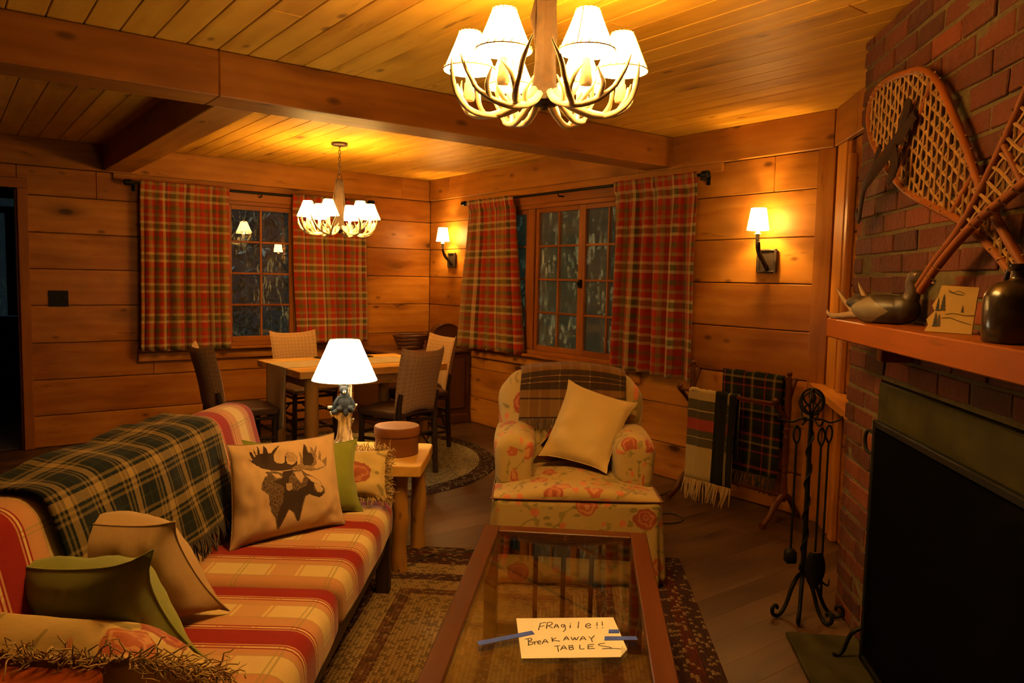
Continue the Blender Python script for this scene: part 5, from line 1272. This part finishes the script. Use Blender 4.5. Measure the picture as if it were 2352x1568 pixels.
# ---------------------------------------------------------------- snowshoes (chimney frame: x=s, y into wall, z up)
def snowshoe(name,label,outl,off,toe,heel,seed,bind):
    t=thing(name,label,'snowshoe',group='crossed snowshoes',mat=CHM@Matrix.Translation((0,-off,0)))
    P=spline([(a,0,b) for a,b in outl],6); g=G(); tube(g,P,.0125,10,flat=1.0); obj('frame',g,MW_shoe,t,60)
    g=G(); 
    for (a,b) in (toe,heel): g=G(); tube(g,[(a[0],0,a[1]),(b[0],0,b[1])],.010,8,flat=1.0); obj('crossbar',g,MW_shoe,t,60)
    poly2=[(p.x,p.z) for p in P]
    g=G(); ax=Vector((heel[0][0]+heel[1][0]-toe[0][0]-toe[1][0],heel[0][1]+heel[1][1]-toe[0][1]-toe[1][1])).normalized(); rnd=random.Random(seed)
    xs=[p[0] for p in poly2]; zs=[p[1] for p in poly2]; c0=Vector((sum(xs)/len(xs),sum(zs)/len(zs)))
    for ang in (0,60,120):
        d=Vector((ax.x*math.cos(R(ang))-ax.y*math.sin(R(ang)),ax.x*math.sin(R(ang))+ax.y*math.cos(R(ang)))); nn=Vector((-d.y,d.x))
        k=-30
        while k<30:
            o_=c0+nn*(k*.040+ (0.0 if ang else .006)); k+=1
            pts=[]; step=.009; L=1.0; cur=[]
            for i in range(int(2*L/step)):
                q=o_+d*(-L+i*step)
                if inpoly(q.x,q.y,poly2): cur.append(q)
                else:
                    if len(cur)>3: pts.append(cur)
                    cur=[]
            for c_ in pts:
                a,b=c_[0]-d*.006,c_[-1]+d*.006; n=max(2,int((b-a).length/.035)); 
                tube(g,[( (a.lerp(b,i/n)).x+rnd.uniform(-.0025,.0025),(.003 if ang==60 else -.003 if ang else 0)+rnd.uniform(-.002,.002),(a.lerp(b,i/n)).y+rnd.uniform(-.0025,.0025)) for i in range(n+1)],.0044,5)
    # wraps over the frame
    for i in range(4,len(P)-4,2):
        tt=(P[i+1]-P[i-1]).normalized(); q=P[i]; s2=tt.cross(Vector((0,1,0)))
        tube(g,[q+s2*.0145+Vector((0,.004,0)),q+Vector((0,-.0145,0))+s2*.004,q-s2*.0145+Vector((0,.004,0))],.003,4) if math.sin(i*.35)>-.3 else None
    obj('rawhide_webbing',g,plain('rawhide_'+str(seed),(.34,.19,.055),.7,0,.4,.3,60),t,60)
    if bind:
        g=G()
        for pth_,w_ in bind:
            P2=spline(pth_,5); tube(g,P2,w_,8,flat=.28,up=(0,1,0))
        obj('leather_binding',g,plain('binding_leather_'+str(seed),(.016,.006,.004),.7,0,.15),t,60)
    return t
o1=[(1.50,1.395),(1.42,1.44),(1.28,1.555),(1.169,1.655),(1.065,1.78),(.95,1.91),(.83,2.03),(.70,2.10),(.52,2.135),(.35,2.15),(.24,2.13),(.195,2.07),(.225,1.99),(.30,1.92),(.45,1.815),(.64,1.72),(.862,1.648),(1.073,1.582),(1.25,1.50),(1.38,1.42),(1.49,1.37)]
snowshoe('snowshoe','wooden snowshoe with dark leather binding, upper left of the crossed pair on the chimney',o1,.035,((.53,1.76),(.80,2.06)),((.98,1.61),(1.12,1.72)),1,
  [([(.60,-.02,1.96),(.68,-.03,2.0),(.62,-.035,1.90)],[.022,.026,.022]),([(.72,-.02,1.96),(.58,-.05,1.86),(.45,-.06,1.80),(.34,-.05,1.76),(.24,-.03,1.66),(.17,-.02,1.70)],[.022,.032,.030,.022,.018,.013]),([(.47,-.04,1.90),(.44,-.045,1.86),(.43,-.04,1.82)],[.016,.016,.016]),([(.62,-.05,1.86),(.66,-.055,1.80),(.60,-.05,1.76)],[.03,.03,.02])])
o2=[(.90,1.405),(1.03,1.49),(1.158,1.565),(1.28,1.67),(1.417,1.816),(1.53,1.95),(1.66,2.03),(1.82,2.06),(1.95,2.0),(1.98,1.90),(1.88,1.80),(1.70,1.72),(1.442,1.636),(1.28,1.585),(1.16,1.535),(1.03,1.465),(.915,1.39)]
snowshoe('snowshoe','wooden snowshoe crossing in front of the other, running off the right edge of the picture',o2,.080,((1.60,1.99),(1.78,1.74)),((1.36,1.75),(1.46,1.645)),2,None)
# ---------------------------------------------------------------- things on the mantel (same frame)
MT=1.277
du=thing('duck_decoy','carved dark duck decoy with a grey-brown flank on the mantel','decoy',mat=CHM@Matrix.Translation((.675,-.098,MT))@Matrix.Rotation(R(38),4,'Z')@Matrix.Scale(1.15,4))
# local x forward (head)
g=G(); ball(g,(0,0,.042),(.105,.050,.044),n=24,m=14); ball(g,(-.075,0,.058),(.05,.030,.022),n=16,m=10); ball(g,(.06,0,.045),(.045,.040,.042),n=16,m=10); ball(g,(0,0,.010),(.08,.035,.012),n=16,m=8)
dm=NT('duck_paint'); x,y,z=dm.sep(dm.obj()); nz=dm.noise(dm.obj(),40,4)[0]; m1=dm.math('LESS_THAN',dm.math('ADD',dm.math('ADD',dm.math('ABSOLUTE',dm.math('ADD',x,.035)),dm.math('MULTIPLY',dm.math('ABSOLUTE',dm.math('SUBTRACT',z,.038)),1.9)),dm.math('MULTIPLY',nz,.02)),.088)
dc=dm.mix(dm.math('MULTIPLY',m1,.9),(.028,.020,.014),dm.mix(nz,(.13,.10,.06),(.22,.17,.10))); dm.bump(nz,.5,.004); dm.fin(dc,.45,.45)
remesh(obj('body',g,dm.m,du,180),.003,4)
g=G(); tube(g,spline([(.062,0,.055),(.082,0,.085),(.078,0,.118),(.086,0,.138)],5),[.030,.021,.018,.016],12); ball(g,(.092,0,.137),(.028,.019,.020),n=16,m=10); 
remesh(obj('head',g,plain('duck_head',(.055,.035,.022),.4,0,.5,.2,60),du,180),.0025,4)
g=G(); tube(g,spline([(.108,0,.136),(.128,0,.130),(.146,0,.127)],4),[.010,.009,.006],10,flat=.5,up=(0,0,1)); obj('bill',g,plain('duck_bill',(.05,.035,.03),.4),du,60)
g=G(); tube(g,[(.112,-.006,.125),(.144,-.004,.121)],.0028,6); ball(g,(.098,.0185,.143),.003,n=8,m=6); ball(g,(.098,-.0185,.143),.003,n=8,m=6); obj('bill_stripe',g,plain('duck_cream',(.5,.32,.15),.5),du,60)
an=thing('deer_antler','small shed deer antler lying on the mantel end behind the duck','antler',mat=CHM@Matrix.Translation((.46,-.11,MT)))
# main beam runs toward the room's left, tines up
g=G(); B=spline([(.03,.03,.03),(-.0,-.0,.022),(-.03,-.03,.018),(-.085,-.055,.010),(-.155,-.065,.016),(-.20,-.06,.030)],6); tube(g,B,[.020,.017,.013,.011,.008,.002],9)
tube(g,spline([(-.015,-.015,.022),(-.04,-.03,.055),(-.075,-.045,.085),(-.105,-.055,.115)],5),[.012,.010,.007,.002],8); tube(g,spline([(.02,.015,.04),(.02,.01,.08),(.0,.0,.11),(-.012,-.005,.14)],5),[.014,.010,.007,.002],8)
jiggle(g,.003,30); obj('beam',g,plain('old_antler',(.26,.17,.09),.55,0,.4,.6,60),an,60)
bc=thing('birch_bark_panel','ragged birch bark panel with ink drawings of pine trees on the mantel','picture',mat=CHM@Matrix.Translation((1.16,-.085,MT))@Matrix.Rotation(R(48),4,'Z'))
g=G(); P=[(-.070,0.002),(.05,.0),(.052,.10),(.054,.128),(-.040,.132),(-.046,.10),(-.058,.075),(-.050,.060),(-.068,.035),(-.062,.02)]
n=len(P); vs=[Vector((x,-.006,z)) for x,z in P]+[Vector((x,.0,z)) for x,z in P]; g.add(vs,[tuple(range(n)),tuple(range(n,2*n))[::-1]]+[(i,(i+1)%n,n+(i+1)%n,n+i) for i in range(n)],[[(vs[i].x,vs[i].z) for i in range(n)]]*2+[[(0,0)]*4]*n)
g.xf(Matrix.Rotation(R(-10),4,'X')); obj('bark_sheet',g,plain('birch_bark',(.42,.27,.07),.7,0,.3,.2,25,.12),bc,0)
g=G(); 
def tri(x,z,s_):
    for k in range(4): 
        a=s_*(1-k*.2); zz=z+k*s_*.45; vs=[Vector((x-a*.35,-.0072,zz)),Vector((x+a*.35,-.0072,zz)),Vector((x,-.0072,zz+s_*.8))]; g.add(vs,[(0,1,2)],[[(0,0)]*3])
tri(-.030,.062,.022); tri(-.043,.060,.018); tri(-.045,.016,.02); tri(-.036,.018,.017); tri(.020,.058,.010)
for pth_ in ([(-.02,.052),(.0,.055),(.03,.050),(.05,.052)],[(-.03,.040),(-.01,.043),(.01,.036),(.045,.026)],[(-.02,.12),(-.008,.112),(.005,.117),(.02,.11)],[(-.02,.115),(.0,.108),(.018,.106)]):
    tube(g,spline([(a,-.0072,b) for a,b in pth_],4),.0007,4)
g.xf(Matrix.Rotation(R(-10),4,'X')); obj('ink_drawing',g,M_ink,bc,0)
jg=thing('stoneware_jug','dark brown glazed jug at the right edge of the mantel','jug',mat=CHM@Matrix.Translation((1.50,-.092,MT)))
g=G(); lathe(g,[(.001,0),(.062,0),(.068,.006),(.070,.05),(.069,.105),(.060,.128),(.040,.140),(.022,.146),(.019,.152),(.019,.166),(.024,.170),(.024,.18),(.015,.182),(.013,.16),(.001,.16)],36); jiggle(g,.0015,20); obj('body',g,plain('jug_glaze',(.028,.017,.010),.22,0,.6,.2,30,.5),jg,50)
g=G(); tube(g,spline([(-.020,0,.165),(-.045,0,.168),(-.058,0,.15),(-.055,0,.128)],5),.0065,8); obj('handle',g,plain('jug_glaze2',(.028,.017,.010),.22),jg,60)
# ---------------------------------------------------------------- cables
def fl(px,py): p=at(px,py,0.0); return (p.x,p.y,.005)
g=G(); tube(g,spline([fl(1470,1130),fl(1510,1140),fl(1560,1120),fl(1590,1112)],6),.0035,6)
tag(obj('power_cable',g,M_cord,None,180),'thin black cable on the floor right of the armchair, leading to the wall','cable')
g=G(); P=[fl(1505,1183),fl(1540,1180),fl(1568,1190),fl(1562,1200),fl(1530,1203),fl(1508,1200)]; tube(g,spline(P,6),.0035,6)
tag(obj('cable_loop',g,M_cord,None,180),'looped end of black cable on the floor beside the armchair skirt','cable')
g=G(); P=[fl(915,1318),fl(970,1290),fl(1010,1275),fl(1060,1278),fl(1090,1268)]; tube(g,[Vector(p)+Vector((0,0,.012)) for p in spline(P,6)],.003,6)
tag(obj('lamp_cord',g,M_cord,None,180),'thin dark cord crossing the braided rug from the end table leg','cable')

light('hall_fill',(-4.3,1.0,2.3),.22,(.75,.9,1.0),None,.05)  # added fill, no lamp seen there; lifts the grey hallway floor
